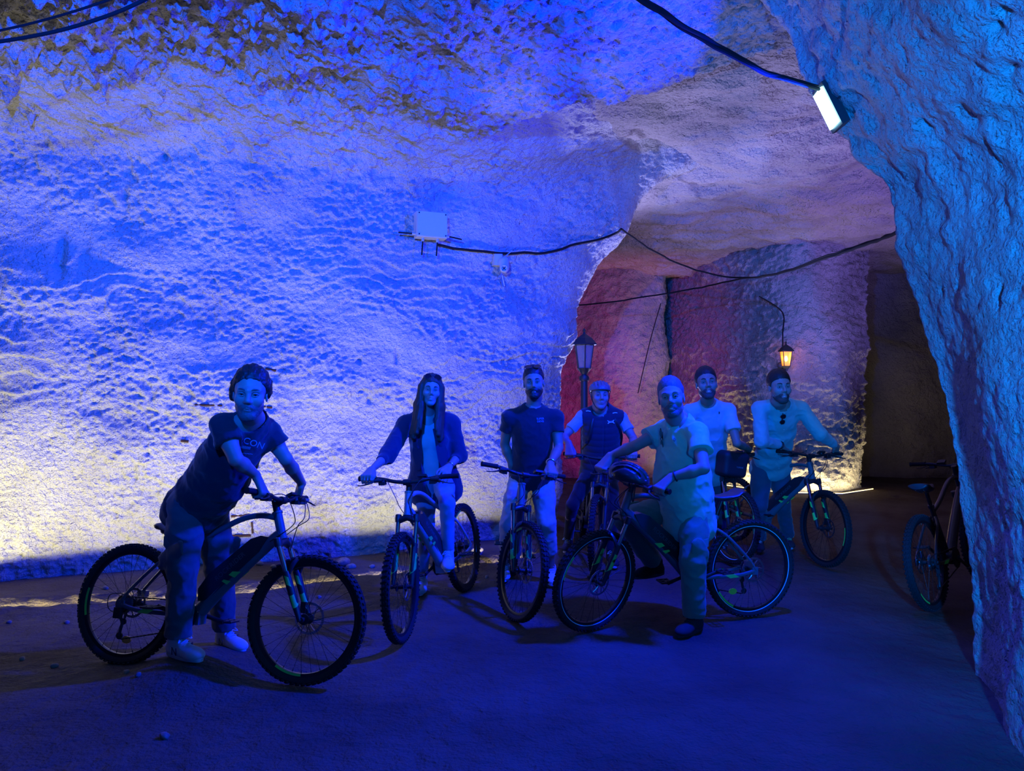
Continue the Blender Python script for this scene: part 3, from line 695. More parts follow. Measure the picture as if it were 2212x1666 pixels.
GRIPS = {}; BIKES = {}
def mat4(R, t=(0, 0, 0)):
    M = Matrix.Identity(4)
    for i in range(3):
        for j in range(3): M[i][j] = float(R[i][j])
        M[i][3] = float(t[i])
    return M
def bike(key, X, Y, hd, lean_, st, label, style='grey', crank=-.6, stripe=False, refl=None, zoff=0.0, fdeco=True, display=True, saddle_drop=0.0):
    D, BB = BIKE_D[style]
    root = empty('bicycle', (0, 0, 0), label, 'bicycle', None)
    S = rotm(SAX, st)
    xs_ = lambda q: (np.atleast_2d(q) - SP0) @ S.T + SP0
    # settle both tyres on the ground
    L = rotm((1, 0, 0), lean_); th = np.linspace(0, 2 * PI, 73)
    def circ(c): return np.concatenate([np.stack([c[0] + r * np.cos(th), np.full_like(th, c[1] + y), c[2] + r * np.sin(th)], 1) for r, y in ((WR, 0), (WR - .012, .024), (WR - .012, -.024))])
    zr = (circ([0, 0, WR]) @ L.T)[:, 2].min(); zf = (xs_(circ(FAX)) @ L.T)[:, 2].min()
    Pm = rotm((0, 1, 0), (zf - zr) / WB)
    zr = (circ([0, 0, WR]) @ L.T @ Pm.T)[:, 2].min()
    Rm = rotm((0, 0, 1), hd) @ Pm @ L
    root.matrix_world = mat4(Rm, (X, Y, zoff - zr))
    bpy.context.view_layer.update()
    T0 = np.array([X, Y, zoff - zr])
    world = lambda q: Rm @ np.asarray(q, float) + T0
    sm = mat4(S, SP0 - S @ SP0)
    def part(name, me, parent=None, M=None, label=None):
        o = link(name, me, parent or root, label=label)
        if M is not None: o.matrix_local = M
        return o
    fr = part('frame', D['frame'])
    if 'battery' in D:
        bt = part('battery', D['battery'], fr)
        a, d, n, Lb = D['bat']
        for s in (1, -1):
            o = part('battery_lettering', ME_TEXT, fr); place(o, a + d * Lb * .50 + n * .022 + np.array([0, s * -.037, 0]), -d if s > 0 else d, n)
            if s < 0: place(o, a + d * Lb * .50 + n * .022 + np.array([0, .037, 0]), d, n)
        # lettering reads along the tube on either side
        for q in ('10', '11', '-10', '-11'): part('frame_decal', D['frame_decal' + q], fr, label='bright green graphic on the down tube')
    for q in ('1', '-1'): part('stay_decal', D['stay_decal' + q], fr, label='green graphic on the chainstay')
    part('seat_post', D['seat_post'], M=Matrix.Translation((-saddle_drop * .33, 0, -saddle_drop)));
    sd = part('saddle', D['saddle'], M=Matrix.Translation((saddle_drop * .8, 0, -saddle_drop))); part('saddle_rail', D['saddle_rail'], sd)
    fk = part('fork', D['fork'], M=sm)
    for s in (1, -1):
        part('stanchion', D['stanchion%d' % s], fk)
        if fdeco: part('fork_decal', D['fork_decal%d' % s], fk, label='bright green graphic on the fork leg')
    for nm, ctr, st_, roll in (('front_wheel', FAX, True, .7), ('rear_wheel', np.array([0, 0, WR]), False, 2.0)):
        M = (sm if st_ else Matrix.Identity(4)) @ Matrix.Translation(Vector(ctr)) @ Matrix.Rotation(roll + X, 4, 'Y')
        wv_ = part(nm, ME_TYRE, M=M)
        part('rim', ME_RIM, wv_)
        o = part('spokes', ME_SPOKES, wv_); o['kind'] = 'stuff'
        part('hub', ME_HUB, wv_); part('brake_disc', ME_ROTOR, wv_)
        part('rim_decal', ME_RIMDECAL, wv_, label='green graphic on the rim')
        if stripe: part('reflective_stripe', ME_STRIPE, wv_, label='thin pale reflective ring round the rim')
        if not st_: part('cassette', ME_CASS, wv_)
        if refl and (not st_):
            o = part('spoke_reflector', refl[0], wv_, label=refl[1]); q = refl[2] - (roll + X) * -1
            a_ = refl[2]
            # place at bike angle a_ (0 = forward, pi/2 = up), undoing the wheel's roll
            o.matrix_local = Matrix.Rotation(-(roll + X), 4, 'Y') @ Matrix.Translation((math.cos(a_) * .205, 0, math.sin(a_) * .205))
    hb_ = part('handlebar', D['handlebar'], M=sm)
    part('stem', D['stem'], M=sm)
    for s in (1, -1):
        part('grip', D['grip%d' % s], hb_); part('brake_lever', D['brake_lever%d' % s], hb_); part('shifter', D['shifter%d' % s], hb_)
    if display: part('display', D['display'], hb_)
    for i in range(3): part('cable', D['cable%d' % i], hb_)
    part('chainring', D['chainring']); part('chain', D['chain']); part('derailleur', D['derailleur']); part('brake_caliper', D['brake_caliper'])
    for arm, ped in crank_meshes(BB, crank):
        c = part('crank_arm', arm); part('pedal', ped, c)
    bc = D['bc']
    gr = {}
    for s, k in ((1, 'L'), (-1, 'R')):
        for off, nm in ((.285, ''), (.225, 'i')):
            p = world(xs_(bc + [-.025, s * off, .0285])[0]); gr[k + nm] = p
    gr['axis'] = Rm @ (S @ np.array([0, 1.0, 0])); gr['world'] = world; gr['xs'] = xs_; gr['bc'] = bc
    GRIPS[key] = gr; BIKES[key] = root
    return root
bike(1, -2.289, 4.056, -.241, -.193, .07, 'grey electric bicycle at the left, held by the man in the dark T-shirt', 'grey', crank=2.9, saddle_drop=.09, refl=(ME_OR, 'orange oval spoke reflector', -1.45))
bike(2, -.357, 5.556, -1.85, .099, .15, 'electric bicycle straddled by the long-haired woman', 'pale', crank=-.2, refl=(ME_OR, 'oval spoke reflector', -.3))
bike(3, 0.0, 6.024, -1.544, -.052, .444, 'electric bicycle facing the camera, held by the bearded man in the black T-shirt', 'grey', crank=.5, fdeco=True)
bike(4, .682, 7.212, -1.547, -.113, -.306, 'slim black mountain bicycle held by the rider wearing a helmet', 'plain', crank=-.4, fdeco=False, stripe=False)
bike(5, 1.676, 4.91, -2.891, -.028, .363, 'grey electric bicycle with glowing rim rings, straddled by the man in the pale polo shirt', 'grey', crank=-.35, stripe=True, refl=(ME_YE, 'yellow oval spoke reflector', -.85))
bike(6, 1.925, 7.577, -1.483, -.061, .236, 'electric bicycle with a handlebar bag, half hidden behind the polo-shirt man', 'grey', stripe=True)
bike(7, 2.279, 7.333, -1.107, -.156, -.278, 'grey electric bicycle held by the man in the light button shirt', 'grey', crank=.3)
bike(8, 3.064, 5.04, .70, -.16, -.05, 'dark bicycle parked riderless behind the right-hand rock pier', 'plain', fdeco=False)

# ------------------------------------------------------------------ soft shapes: signed distance fields meshed with surface nets
class SDF:
    def __init__(s, lo, hi, h):
        s.h = h; s.lo = np.asarray(lo, float) - 3 * h; n = np.ceil((np.asarray(hi) + 3 * h - s.lo) / h).astype(int) + 1
        s.n = n; s.D = np.full(tuple(n), 1.0, np.float32)
        s.ax = [s.lo[i] + np.arange(n[i]) * h for i in range(3)]
    def _blk(s, lo, hi):
        a = np.clip(np.floor((np.asarray(lo) - s.lo) / s.h).astype(int), 0, s.n); b = np.clip(np.ceil((np.asarray(hi) - s.lo) / s.h).astype(int) + 1, 0, s.n)
        if np.any(b <= a): return None, None
        sl = tuple(slice(a[i], b[i]) for i in range(3))
        X, Y, Z = np.meshgrid(s.ax[0][sl[0]], s.ax[1][sl[1]], s.ax[2][sl[2]], indexing='ij', sparse=True)
        return sl, (X.astype(np.float32), Y.astype(np.float32), Z.astype(np.float32))
    def _mix(s, sl, d, k, op):
        A = s.D[sl]
        if op == 'u':
            if k > 0: h = np.maximum(k - np.abs(A - d), 0) / k; s.D[sl] = np.minimum(A, d) - h * h * k * .25
            else: s.D[sl] = np.minimum(A, d)
        elif op == 's':
            d = -d; h = np.maximum(k - np.abs(A - d), 0) / max(k, 1e-9); s.D[sl] = np.maximum(A, d) + h * h * k * .25
    def cap(s, a, b, ra, rb, k=.02, op='u', flat=False):
        a = np.asarray(a, float); b = np.asarray(b, float); m = max(ra, rb) + k + 2 * s.h
        sl, P = s._blk(np.minimum(a, b) - m, np.maximum(a, b) + m)
        if sl is None: return s
        ba = b - a; L2 = max(ba @ ba, 1e-12)
        px, py, pz = P[0] - a[0], P[1] - a[1], P[2] - a[2]
        t = np.clip((px * ba[0] + py * ba[1] + pz * ba[2]) / L2, 0, 1)
        d = np.sqrt((px - t * ba[0]) ** 2 + (py - t * ba[1]) ** 2 + (pz - t * ba[2]) ** 2) - (ra + (rb - ra) * t)
        if flat: d = np.maximum(d, (px * ba[0] + py * ba[1] + pz * ba[2]) / math.sqrt(L2) - math.sqrt(L2))
        s._mix(sl, d.astype(np.float32), k, op); return s
    def ell(s, c, r, R=None, k=.02, op='u'):
        """R rows: local axes in world"""
        c = np.asarray(c, float); r = np.asarray(r, float); R = np.eye(3) if R is None else np.asarray(R)
        m = (np.abs(R.T) @ r) + k + 2 * s.h
        sl, P = s._blk(c - m, c + m)
        if sl is None: return s
        p = [P[0] - c[0], P[1] - c[1], P[2] - c[2]]
        q = [R[i, 0] * p[0] + R[i, 1] * p[1] + R[i, 2] * p[2] for i in range(3)]
        k0 = np.sqrt(sum((q[i] / r[i]) ** 2 for i in range(3))); k1 = np.sqrt(sum((q[i] / r[i] ** 2) ** 2 for i in range(3))) + 1e-9
        s._mix(sl, (k0 * (k0 - 1) / k1).astype(np.float32), k, op); return s
    def plane(s, c, n, k=.004):
        """cut away everything on the side n points to"""
        n = np.asarray(n, float); n = n / np.linalg.norm(n)
        X, Y, Z = np.meshgrid(*s.ax, indexing='ij', sparse=True)
        d = ((X - c[0]) * n[0] + (Y - c[1]) * n[1] + (Z - c[2]) * n[2]).astype(np.float32)
        s.D = np.maximum(s.D, d); return s
    def fn(s, f, R=None, c=(0, 0, 0)):
        """keep only where f(local coords) < 0"""
        X, Y, Z = np.meshgrid(*s.ax, indexing='ij', sparse=True); R = np.eye(3) if R is None else np.asarray(R)
        p = [X - c[0], Y - c[1], Z - c[2]]
        q = [R[i, 0] * p[0] + R[i, 1] * p[1] + R[i, 2] * p[2] for i in range(3)]
        s.D = np.maximum(s.D, f(*q).astype(np.float32)); return s
    def mesh(s):
        D = s.D; I = D < 0
        I[0] = I[-1] = False; I[:, 0] = I[:, -1] = False; I[:, :, 0] = I[:, :, -1] = False
        nx, ny, nz = D.shape
        cnt = np.zeros((nx - 1, ny - 1, nz - 1), np.int8)
        for i in (0, 1):
            for j in (0, 1):
                for k in (0, 1): cnt += I[i:nx - 1 + i, j:ny - 1 + j, k:nz - 1 + k]
        A = np.argwhere((cnt > 0) & (cnt < 8))
        if len(A) == 0: return np.zeros((0, 3)), np.zeros((0, 4), int)
        vid = np.full(cnt.shape, -1, np.int32); vid[A[:, 0], A[:, 1], A[:, 2]] = np.arange(len(A))
        acc = np.zeros((len(A), 3)); w_ = np.zeros(len(A))
        C = [(i, j, k) for i in (0, 1) for j in (0, 1) for k in (0, 1)]
        val = {c: D[A[:, 0] + c[0], A[:, 1] + c[1], A[:, 2] + c[2]] for c in C}
        for c in C:
            for ax_ in range(3):
                if c[ax_] == 0:
                    e = list(c); e[ax_] = 1; e = tuple(e); v0, v1 = val[c], val[e]
                    m = (v0 < 0) != (v1 < 0)
                    t = np.where(m, v0 / np.where(np.abs(v0 - v1) < 1e-12, 1, v0 - v1), 0)
                    p = np.tile(np.array(c, float), (len(A), 1)); p[:, ax_] += t
                    acc += p * m[:, None]; w_ += m
        V = s.lo + (A + acc / np.maximum(w_, 1)[:, None]) * s.h
        F_ = []
        for ax_ in range(3):
            sl0 = [slice(1, -1)] * 3; sl0[ax_] = slice(0, -1); sl1 = list(sl0); sl1[ax_] = slice(1, None)
            a = I[tuple(sl0)]; b = I[tuple(sl1)]
            E = np.argwhere(a != b)
            if len(E) == 0: continue
            pos = a[E[:, 0], E[:, 1], E[:, 2]]
            off = np.ones(3, int); off[ax_] = 0; E = E + off
            u_, v_ = (ax_ + 1) % 3, (ax_ + 2) % 3
            def cell(du, dv):
                q = E.copy(); q[:, u_] += du; q[:, v_] += dv; return vid[q[:, 0], q[:, 1], q[:, 2]]
            q = np.stack([cell(-1, -1), cell(0, -1), cell(0, 0), cell(-1, 0)], 1)
            q[~pos] = q[~pos][:, ::-1]; F_.append(q)
        Fc = np.concatenate(F_); Fc = Fc[(Fc >= 0).all(1)]
        return V, Fc

def vnormals(V, Fc):
    n = np.cross(V[Fc[:, 2]] - V[Fc[:, 0]], V[Fc[:, 3]] - V[Fc[:, 1]]); N_ = np.zeros_like(V)
    for i in range(4): np.add.at(N_, Fc[:, i], n)
    return N_ / (np.linalg.norm(N_, axis=1, keepdims=True) + 1e-12)
def folds(V, Fc, amp, U, sc=.10, stretch=.35, off=0.0, fine=.3):
    """cloth folds: ridges running roughly across direction U"""
    N_ = vnormals(V, Fc); U = np.asarray(U, float); U = U / np.linalg.norm(U)
    Q = V - np.outer(V @ U, U) * (1 - 1 / stretch * .6)
    Q = Q + .03 * np.stack([vnoise(V * 6 + 3), vnoise(V * 6 + 9), vnoise(V * 6 + 15)], 1)
    r = 1 - np.abs(fbm(Q, sc, 2, off=off)); d = amp * (r ** 2 - .5) + amp * fine * fbm(V, .03, 2, off=off)
    return V + N_ * d[:, None]

def join(parts):
    Vs, Fs, n = [], [], 0
    for V, Fc in parts: Vs.append(V); Fs.append(Fc + n); n += len(V)
    return np.concatenate(Vs), np.concatenate(Fs)

nz = lambda v: np.asarray(v, float) / (np.linalg.norm(v) + 1e-12)

M_SKIN = mat('skin', (0.42, 0.25, 0.21), 0.5, spec=0.45, bump=[('n', 130, .0006, .5)])
M_SKIN2 = mat('skin_tanned', (0.36, 0.21, 0.14), 0.5, spec=0.45, bump=[('n', 130, .0006, .5)])
M_EYE = mat('eye_white', (0.42, 0.40, 0.38), 0.15); M_PUPIL = mat('pupil', (0.02, 0.012, 0.01), 0.1)
M_LIP = mat('lips', (0.36, 0.15, 0.13), 0.4); M_TEETH = mat('teeth', (0.8, 0.78, 0.72), 0.3); M_MOUTH = mat('mouth_gap', (0.05, 0.02, 0.02), 0.7)
M_HAIRD = mat('dark_hair', (0.025, 0.018, 0.014), 0.5, spec=0.4, bump=[('n', 90, .004, .8)])
M_HAIRG = mat('grey_hair', (0.12, 0.11, 0.105), 0.55, spec=0.4, bump=[('n', 90, .004, .8)])
M_STUB = mat('dark_stubble', (0.11, 0.065, 0.05), 0.7, spec=0.3, bump=[('n', 140, .003, .8)])
M_HAIRB = mat('brown_hair', (0.085, 0.045, 0.028), 0.6, spec=0.3, bump=[('n', 70, .003, .8)])
def cloth(name, c, b=.0012, sheen=.25): return mat(name, c, .88, spec=.25, sheen=sheen, bump=[('n', 260, b, .5), ('n', 18, .006, .35)])

FCX = math.atan2
class Head:
    """head frame: x = person's left, y = forward, z = up"""
    def __init__(s, c, yaw, pitch, roll, k=1.0):
        # yaw 0 faces the camera (-Y); positive turns towards +X
        y, p, r = math.radians(yaw), math.radians(pitch), math.radians(roll)
        f = np.array([math.sin(y) * math.cos(p), -math.cos(y) * math.cos(p), math.sin(p)])
        l = np.array([math.cos(y), math.sin(y), 0.0]); u = np.cross(f, l)
        Rr = rotm(f, r); l = Rr @ l; u = Rr @ u
        s.R = np.array([l, f, u]); s.c = np.asarray(c, float); s.k = k
    def w(s, p): return s.c + (np.asarray(p, float) * s.k) @ s.R
    def m(s, off=(0, 0, 0)): return mat4(s.R.T, s.c + np.asarray(off))

def head_sdf(H, h, neck, nose=1.0, jaw=1.0, fem=False):
    k = H.k; R = H.R
    c = H.c
    lo = np.minimum(c - .16 * k, np.asarray(neck) - .09); hi = np.maximum(c + .16 * k, np.asarray(neck) + .09)
    S = SDF(lo, hi, h)
    E = lambda p, r, kk=.02, op='u': S.ell(H.w(p), np.array(r) * k, R, kk * k, op)
    C = lambda a, b, ra, rb, kk=.02, op='u': S.cap(H.w(a), H.w(b), ra * k, rb * k, kk * k, op)
    E((0, -.018, .045), (.077, .096, .088)); E((0, .018, .015), (.069, .072, .085))
    E((0, .028, -.045), (.054 * jaw, .060, .066), .03)
    C((.045 * jaw, .005, -.062), (.017, .070, -.098), .018, .016, .03); C((-.045 * jaw, .005, -.062), (-.017, .070, -.098), .018, .016, .03)
    E((0, .074, -.098), (.021, .018, .017), .02)
    for s_ in (1, -1):
        E((s_ * .041, .060, -.020), (.024, .022, .022), .03)
        C((s_ * .008, .088, .030), (s_ * .045, .070, .030), .010, .009, .018)
        E((s_ * .033, .092, .010), (.017, .015, .011), .012, 's')
        E((s_ * .078, -.008, .000), (.008, .020, .033), .006); E((s_ * .086, -.002, .004), (.006, .011, .018), .004, 's')
        E((s_ * .012, .097, -.026), (.009, .011, .009), .008)
    C((0, .088, .020), (0, .108 * (1 + .04 * nose), -.018), .0075, .0115 * nose, .014)
    C((0, .080, -.035), (0, .092, -.050), .012, .012, .015)
    E((0, .086, -.058), (.024, .011, .009), .012); E((0, .084, -.070), (.020, .012, .008), .010)
    nk = .046 if fem else .056
    C((0, -.025, -.055), (0, -.03, -.10), nk / k, nk / k, .03); S.cap(H.w((0, -.03, -.10)), neck, nk, nk * 1.12, .03)
    return S

def rings(H, fn_, m, name, parent, h):
    pass

def add_face(H, parent, h, smile=0, brow=M_HAIRD, beard=None, beardt=.006, eye_open=1.0):
    for s_ in (1, -1):
        e = MB().lathe([(.0001, -.012), (.007, -.0095), (.0112, -.004), (.012, 0), (.0112, .004), (.007, .0095), (.0001, .012)], (0, 0, 0), (0, 1, 0), 16).mesh('eye', M_EYE)
        o = link('eye', e, parent); o.matrix_world = mat4(H.R.T * H.k * .86, H.w((s_ * .0325, .0728, .009)))
        p = MB().lathe([(.0058, -.001), (.0056, .0006), (.001, .0018)], (0, .0115, 0), (0, 1, 0), 14).mesh('iris', M_PUPIL)
        q = link('iris', p, o); q.matrix_parent_inverse = Matrix.Identity(4)
        # lids
        lid = MB().tube([H.w((s_ * .0175, .084, .010)), H.w((s_ * .025, .0885, .0165)), H.w((s_ * .034, .0885, .018)), H.w((s_ * .0435, .082, .014)), H.w((s_ * .048, .076, .009))], np.array([.0022, .0040, .0044, .0040, .0022]) * H.k, 8)
        lid.tube([H.w((s_ * .0175, .084, .009)), H.w((s_ * .026, .0865, .003)), H.w((s_ * .036, .0855, .002)), H.w((s_ * .047, .077, .008))], np.array([.0018, .0034, .0034, .0018]) * H.k, 8)
        link('eyelid', lid.mesh('eyelid', parent['skin_mat_ref'] if False else SKINREF[0]), parent)
        b = MB().tube(smoothpts([H.w((s_ * .014, .0945, .031)), H.w((s_ * .027, .0945, .038)), H.w((s_ * .041, .085, .037)), H.w((s_ * .053, .072, .030))], 4), np.interp(np.linspace(0, 1, 13), [0, .3, 1], [.0035, .0045, .0018]) * H.k, 8)
        link('eyebrow', b.mesh('eyebrow', brow), parent)
    w_ = .024 + .004 * smile; up = .006 * smile
    for nm, z0, y0, rr, m_ in (('lip', -.0570, .0990, .0040, M_LIP), ('lip', -.0680 - .004 * smile, .0970, .0050, M_LIP)):
        L = MB().tube(smoothpts([H.w((-w_, .085, -.062 + up)), H.w((-w_ * .5, .0955, z0 - (.001 if z0 < -.06 else -.001))), H.w((0, y0, z0)), H.w((w_ * .5, .0955, z0 - (.001 if z0 < -.06 else -.001))), H.w((w_, .085, -.062 + up))], 4), np.interp(np.linspace(0, 1, 17), [0, .5, 1], [.0012, rr, .0012]) * H.k, 8)
        link(nm, L.mesh(nm, m_), parent)
    if not smile: link('mouth_line', MB().tube(smoothpts([H.w((-w_ * .9, .0885, -.0620)), H.w((0, .1015, -.0622)), H.w((w_ * .9, .0885, -.0620))], 4), .0011, 6).mesh('mouth_line', M_MOUTH), parent)
    if smile:
        T = MB().tube(smoothpts([H.w((-w_ * .75, .0895, -.0610 + up * .5)), H.w((0, .0985, -.0625)), H.w((w_ * .75, .0895, -.0610 + up * .5))], 4), np.interp(np.linspace(0, 1, 9), [0, .5, 1], [.0015, .0042, .0015]) * H.k, 8)
        link('teeth', T.mesh('teeth', M_TEETH), parent)
    if beard:
        S = SDF(H.c - .15, H.c + .15, h); k = H.k; R = H.R; t = beardt
        E = lambda p, r, kk=.02, op='u': S.ell(H.w(p), np.array(r) * k, R, kk * k, op)
        E((0, .028, -.045), (.056 + t, .062 + t, .068 + t), .03)
        for s_ in (1, -1): S.cap(H.w((s_ * .045, .005, -.060)), H.w((s_ * .017, .070, -.098)), (.018 + t) * k, (.017 + t) * k, .02)
        E((0, .075, -.098), (.022 + t, .018 + t, .018 + t), .02); E((0, .084, -.058), (.027, .012 + t * .7, .012), .015)
        for s_ in (1, -1): S.cap(H.w((s_ * .026, .079, -.056)), H.w((0, .0945, -.0465)), (.0055 + t * .5) * k, (.0065 + t * .5) * k, .008)
        zl = lambda x, y, z: (z / k) - np.interp(y / k, [-.02, .01, .04, .07, .10], [.015, .0, -.045, -.052, -.045]) 
        S.fn(lambda x, y, z: z - k * np.interp(y / k, [-.03, .0, .03, .055, .075, .1], [.0, .0, -.038, -.055, -.038, -.038]), R, H.c)
        S.fn(lambda x, y, z: -(y + .012 * k), R, H.c)
        S.ell(H.w((0, .096, -.0635)), np.array((.017, .03, .0055)) * k, R, .003, 's')
        V, Fc = S.mesh(); N_ = vnormals(V, Fc); V = V + N_ * (.0012 * fbm(V, .006, 2))[:, None]
        link('beard', mesh_from('beard', V, Fc, beard), parent)

SKINREF = [None]
def hair_short(H, parent, m, h, t=.010, hairline=.078, nape=-.07, side=0.0, wave=.002, top=0.0, tuft=None, lat=.12):
    S = SDF(H.c - .17, H.c + .17, h); k = H.k; R = H.R
    S.ell(H.w((0, -.026, .047 + top * .5)), np.array((.078 + t + side, .098 + t, .090 + t + top)) * k, R)
    if tuft:
        for (p, r) in tuft: S.ell(H.w(p), np.array(r) * k, R, .02)
    S.fn(lambda x, y, z: k * np.interp(y / k, [-.12, -.03, .012, .028, .05, .075, .1], [nape, -.035, -.030, .035, .052, hairline, hairline + .01]) + .0016 * np.sin(x * 700 / k) + .0014 * np.sin(x * 1130 + 1) + lat * np.abs(x) * (y > 0) - z, R, H.c)
    V, Fc = S.mesh(); N_ = vnormals(V, Fc)
    L = (V - H.c) @ R.T
    V = V + N_ * (wave * fbm(L * np.array([1, .35, .6]), .014, 2) + wave * .7 * fbm(V, .03, 2))[:, None]
    return link('hair', mesh_from('hair', V, Fc, m), parent)

def arm_sdf(sh, el, gr, h, hand, k=1.0, fem=False):
    """one arm with its hand. hand = dict(kind='grip', axis, inner) or dict(kind='rest', dir, side)"""
    r = .86 if fem else 1.0
    sh, el, gr = map(np.asarray, (sh, el, gr))
    up = np.array([0, 0, 1.0])
    if hand['kind'] == 'grip':
        b = nz(hand['inner']); d = gr - el; d = d - b * (d @ b) * .5; u = nz(d)
        wr = gr - u * .083 + up * .030
        u = nz(gr - wr); u = nz(u - b * (u @ b)); n = nz(np.cross(b, u)); n = n if n[2] > 0 else -n
    else:
        wr = np.asarray(hand['wrist']); u = nz(gr - wr); n = nz(hand['normal']); b = nz(np.cross(u, n)); n = np.cross(b, u)
        if b @ hand['inner'] < 0: b = -b
    P = [sh, el, wr, gr]; lo = np.min(P, 0) - .13; hi = np.max(P, 0) + .13
    S = SDF(lo, hi, h)
    S.cap(sh, sh + (el - sh) * .45, .050 * r, .048 * r, .02); S.cap(sh + (el - sh) * .4, el, .047 * r, .036 * r, .01)
    fm = el + (wr - el) * .35
    S.cap(el, fm, .036 * r, .0395 * r, .012); S.cap(fm, wr, .0395 * r, .0245 * r, .012)
    if hand['kind'] == 'grip':
        offs = [.033, .011, -.011, -.032]   # index finger lies towards the stem
        ln = [1.0, 1.06, 1.0, .85]
        R_ = .0165
        K = []
        for o_, l_ in zip(offs, ln):
            k0 = gr + b * o_ + n * .030 + u * .006; k1 = gr + b * o_ * .98 + n * (.016) + u * (.030 * l_); k2 = gr + b * o_ * .95 - n * .014 * l_ + u * .028; k3 = gr + b * o_ * .9 - n * .030 + u * .004 - u * .004
            K.append(k0); S.cap(k0, k1, .0105 * r, .0095 * r, .004); S.cap(k1, k2, .0095 * r, .0088 * r, .004); S.cap(k2, k3, .0086 * r, .0078 * r, .004)
            S.cap(wr + b * o_ * .45 + n * .004, k0, .0165 * r, .0115 * r, .012)
        S.cap(K[0], K[3], .010, .010, .008)
        t0 = wr + u * .022 + b * .022 - n * .008; t1 = gr - u * .020 + b * .046 + n * .004; t2 = gr + b * .052 + n * .018 + u * .004; t3 = gr + b * .046 + n * .006 + u * .026
        S.cap(t0, t1, .0165 * r, .0125 * r, .012); S.cap(t1, t2, .0115 * r, .0105 * r, .005); S.cap(t2, t3, .0105 * r, .0085 * r, .005)
    else:
        kn = wr + u * .085; cv = hand.get('curl', .5)
        for o_, l_ in zip([.033, .011, -.011, -.032], [.92, 1.0, .94, .76]):
            k0 = kn + b * o_ - u * abs(o_) * .15; q1 = nz(u * math.cos(cv * .6) - n * math.sin(cv * .6)); q2 = nz(u * math.cos(cv * 1.4) - n * math.sin(cv * 1.4)); q3 = nz(u * math.cos(cv * 2.0) - n * math.sin(cv * 2.0))
            k1 = k0 + q1 * .040 * l_ + b * o_ * .15; k2 = k1 + q2 * .026 * l_; k3 = k2 + q3 * .020 * l_
            S.cap(k0, k1, .0105 * r, .0092 * r, .004); S.cap(k1, k2, .0092 * r, .0086 * r, .004); S.cap(k2, k3, .0086 * r, .0074 * r, .004)
            S.cap(wr + b * o_ * .45, k0, .0165 * r, .0115 * r, .014)
        t0 = wr + u * .02 + b * .022 - n * .005; t1 = wr + u * .058 + b * .052 - n * .012; t2 = t1 + u * .030 + b * .008 - n * .004; t3 = t2 + u * .022 - b * .002 - n * .006
        S.cap(t0, t1, .0165 * r, .0125 * r, .012); S.cap(t1, t2, .0115 * r, .0105 * r, .005); S.cap(t2, t3, .0105 * r, .008 * r, .005)
    V, Fc = S.mesh()
    return V, Fc, wr

class Body:
    def __init__(s, J, belly=0.0, k=1.0, fem=False):
        s.J = J; s.S = (J['shR'] + J['shL']) / 2; s.H = (J['hipR'] + J['hipL']) / 2
        s.U = nz(s.S - s.H); s.Ls = nz(J['shL'] - J['shR']); s.Lp = nz(J['hipL'] - J['hipR'])
        s.belly = belly; s.k = k; s.fem = fem
        s.fr = []
        for t in (0, .25, .5, .75, 1):
            L = nz(s.Lp * (1 - t) + s.Ls * t); L = nz(L - s.U * (L @ s.U)); Fd = np.cross(L, s.U); s.fr.append((L, Fd))
        s.F = s.fr[4][1]; s.L = s.fr[4][0]
    def frame(s, t):
        L = nz(s.Lp * (1 - t) + s.Ls * t); L = nz(L - s.U * (L @ s.U)); return L, np.cross(L, s.U)
    def torso(s, S, g=0.0, t0=-.05, loose=0.0, k=.05):
        """torso volume grown by g"""
        b = s.belly; f = s.fem; W = (.90 if f else 1.0) * s.k
        T = [(-.02, .158 if not f else .172, .115, .10, 0), (.18, .148 if not f else .135, .108 + b * .5, .12, b * .5), (.40, .142 if not f else .122, .106 + b, .13, b * .8), (.62, .152 if not f else .135, .112 + b * .4, .13, b * .3), (.82, .158 if not f else .138, .104, .12, 0), (.95, .118, .078, .07, -.01)]
        for (t, a, dp, hh, fo) in T:
            L, Fd = s.frame(max(0, min(1, t))); c = s.H + (s.S - s.H) * t + Fd * (fo * .5 + .005)
            lo = loose * max(0, 1 - abs(t - .1) / .8)
            S.ell(c, (a * W + g + lo, dp * W + g + lo, hh + g), np.array([L, Fd, s.U]), k)
        L, Fd = s.frame(1.0)
        for q in ('shR', 'shL'): S.cap(s.S + s.U * .035, s.J[q], .046 * W + g * .6, .046 * W + g * .6, k)
        S.cap(s.S, s.S + s.U * .095, .066 * W + g * .5, .060 * W + g * .5, k)
        for q in ('shR', 'shL'): S.cap(s.S + s.U * .085, s.J[q] + s.U * .004, .034 * W + g * .6, .040 * W + g * .6, k)
        if f:
            for q in (1, -1): S.ell(s.H + (s.S - s.H) * .68 + Fd * (.085 + g * .5) + L * q * .062, (.052 + g, .045 + g, .052 + g), np.array([L, Fd, s.U]), .03)
        return S
    def bounds(s, keys, m=.22):
        P = [s.J[q] for q in keys] + [s.S, s.H]; return np.min(P, 0) - m, np.max(P, 0) + m

